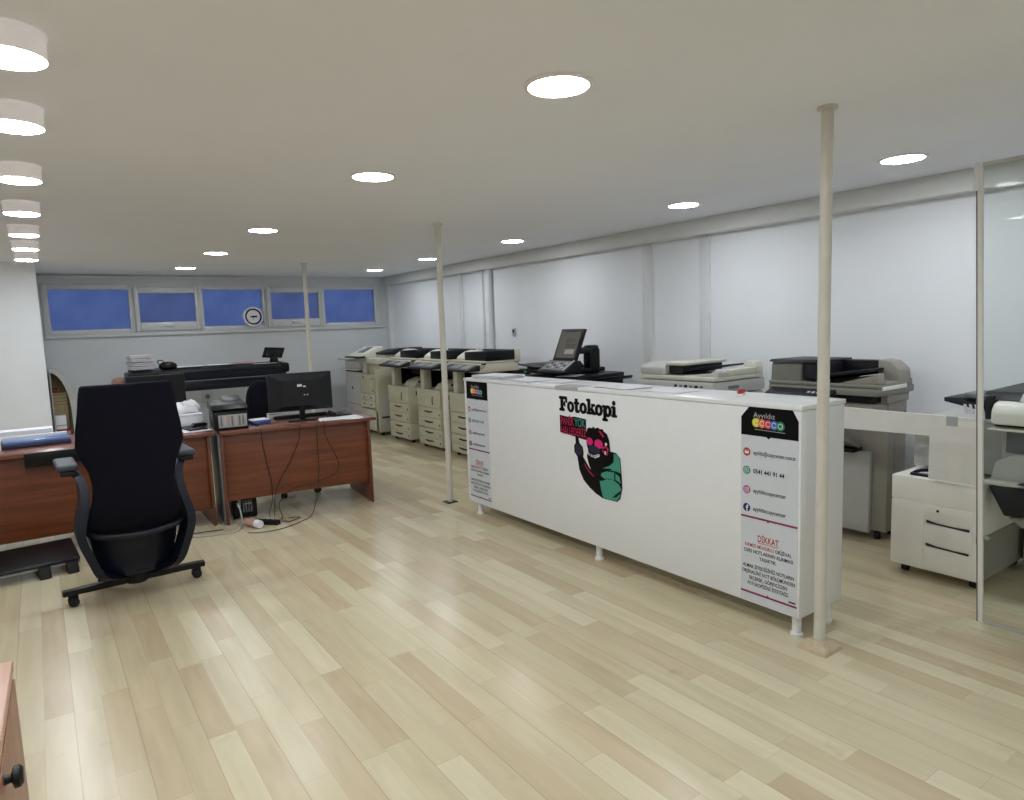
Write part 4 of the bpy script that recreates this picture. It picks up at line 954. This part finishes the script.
# pinkish bundle between chair and plotter
b = B()
t = bmesh.new(); bmesh.ops.create_icosphere(t, subdivisions=3, radius=1)
for v in t.verts:
    q = v.co * (1 + .14 * math.sin(6 * v.co.x + 2) * math.cos(5 * v.co.z)); v.co = (q.x * .10, q.y * .08, max(q.z, -.8) * .07 + .056)
b._add(t)
r = thing('side_table', 'small white stand left of the plotter by the back wall', 'table', (.74, 10.0, 0))
bx(-.18, .18, -.16, .16, .86, .885, bev=.004).to('tabletop', 'whitep', r)
for px in (-.15, .15):
    for py in (-.13, .13): bx(px - .015, px + .015, py - .015, py + .015, 0, .86).to('leg', 'whitep', r)
tag(b.to('cloth_bundle', 'skin', None, (.86, 9.98, .8855)), 'pinkish cloth bundle just left of the plotter', 'cloth')

# ------------------------------------------------------------------ arched shelf behind the wall corner
r = thing('arched_shelf', 'grey-white shelf with curved arched front at the left of the back wall', 'shelf', (.11, 9.95, 0))
def arc(a, c, b_, n=16): return [(a * math.cos(PI / 2 * i / n), b_ + c * math.sin(PI / 2 * i / n)) for i in range(n + 1)]
b = B().prism([(.275, 0)] + arc(.275, .56, .60) + arc(.190, .515, .60)[::-1] + [(.190, 0)], 'y', -.02, .40)
b.to('curved_frame', 'lgrey', r, smooth=True, sharp=40)
B().prism([(0, 0), (.192, 0)] + arc(.192, .51, .60), 'y', .36, .38).to('back_panel', 'card', r, sharp=40)
bx(.0, .19, .0, .36, .29, .308).to('shelf_board', 'lgrey', r)
bx(.0, .012, -.01, .36, 0, 1.10).to('side_board', 'lgrey', r)
r = thing('archive_carton', 'beige cardboard stack in the arched shelf', 'box', (.125, 10.10, .309))
bx(0, .145, 0, .19, 0, .55, bev=.004).to('carton_body', 'card', r)
for z in (.40, .44, .48, .52): bx(-.001, .146, -.001, .19, z, z + .004).to('carton_seam', 'slot', r)
bx(0, .06, -.002, .15, .551, .60, bev=.003).to('top_book', 'redbox', r)
r = thing('carton', 'dark red carton low in the arched shelf', 'box', (.125, 9.955, .309))
bx(0, .16, 0, .125, 0, .105, bev=.003).to('carton_body', 'redbox', r); bx(.11, .14, -.001, 0, .04, .08).to('carton_mark', 'skin', r)
r = thing('carton', 'white carton on the dark red carton in the arched shelf', 'box', (.125, 9.96, .415))
bx(0, .11, 0, .115, 0, .17, bev=.003).to('carton_body', 'paper', r); bx(-.001, .111, -.001, .0, .04, .055).to('carton_band', 'paperg', r)

# ------------------------------------------------------------------ clock, thermostat, socket
r = thing('wall_clock', 'round white wall clock with black ring hung on the window frame', 'clock', (2.655, YB - .06, 1.75))
def yd(b): return b.rot(PI / 2, 'X')
yd(B().lathe([(0, -.02), (.14, -.02), (.145, .0), (.14, .025), (.118, .03), (.118, .018), (0, .018)], n=40)).to('rim', 'paper', r)
yd(B().lathe([(.096, .024), (.116, .031), (.118, .018), (.096, .018), (.096, .024)], n=40)).to('black_ring', 'ink', r)
yd(B().lathe([(0, .0195), (.101, .0195), (.101, .018), (0, .018)], n=40)).to('dial', 'paper', r)
b = B(); b.box(-.045, .055, -.0225, -.0205, -.010, .012); b.to('dial_mark', 'ink', r)
bx(-.05, -.025, -.0235, -.0222, -.006, .008).to('dial_dot', 'ora', r)
b = B(); b.box(-.003, .003, -.0245, -.0232, -.04, .012); b.box(.0, .05, -.0245, -.0232, -.003, .002); b.to('clock_hand', 'ink', r)
r = thing('thermostat', 'small white wall thermostat on the right wall beside the black copier', 'switch', (XR, 6.86, 1.405))  # wall thermostat with a plain cover plate
bx(-.018, 0, -.035, .035, -.045, .045, bev=.004).to('cover_plate', 'lgrey', r); bx(-.024, -.017, -.018, .018, -.005, .03, bev=.002).to('thermostat_face', 'dark', r)
r = thing('wall_socket', 'white power socket on the back wall below the plotter', 'socket', (1.955, YB, .63))
bx(-.075, .075, -.012, 0, -.09, .09, bev=.004).to('cover_plate', 'lgrey', r); yd(B().lathe([(0, .014), (.02, .014), (.034, .018), (.036, .012), (0, .012)], n=24)).to('socket_cup', 'mgrey', r)

# ------------------------------------------------------------------ wooden desk corner at the lower left
r = thing('wooden_cabinet', 'pinkish wooden cabinet corner with black knob at the lower left edge', 'cabinet', (-.112, 1.95, 0), math.radians(-1.5))
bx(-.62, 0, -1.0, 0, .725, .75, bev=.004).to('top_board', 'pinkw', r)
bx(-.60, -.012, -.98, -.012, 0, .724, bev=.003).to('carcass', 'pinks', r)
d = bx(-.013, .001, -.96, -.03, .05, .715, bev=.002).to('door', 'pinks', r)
b = B().lathe([(0, 0), (.010, 0), (.008, .012), (.020, .016), (.020, .026), (.014, .031), (0, .031)], n=24).rot(PI / 2, 'Y').move(.0, -.43, .690); b.to('knob', 'black', d)

# ------------------------------------------------------------------ world, camera, view
w = bpy.data.worlds.new('dusk'); sc.world = w; w.use_nodes = True
bg = w.node_tree.nodes['Background']; bg.inputs[0].default_value = (.17, .235, .55, 1); bg.inputs[1].default_value = .215
cam = bpy.data.cameras.new('camera'); co = bpy.data.objects.new('camera', cam); COL.objects.link(co); sc.camera = co
cam.sensor_width = 36; cam.lens = 675 / 1024 * 36; cam.clip_start = .05
RM = ((0.8164, 0.0934, -0.5699), (-0.5763, 0.0702, -0.8142), (-0.0361, 0.9931, 0.1112))
m = Matrix(RM).to_4x4(); m.translation = (0, 0, 1.5); co.matrix_world = m
vs = sc.view_settings; vs.view_transform = 'Standard'; vs.look = 'None'; vs.gamma = 1; vs.use_curve_mapping = False; vs.exposure = 1.37
sc.cycles.max_bounces = 10; sc.cycles.diffuse_bounces = 6; sc.cycles.transparent_max_bounces = 12
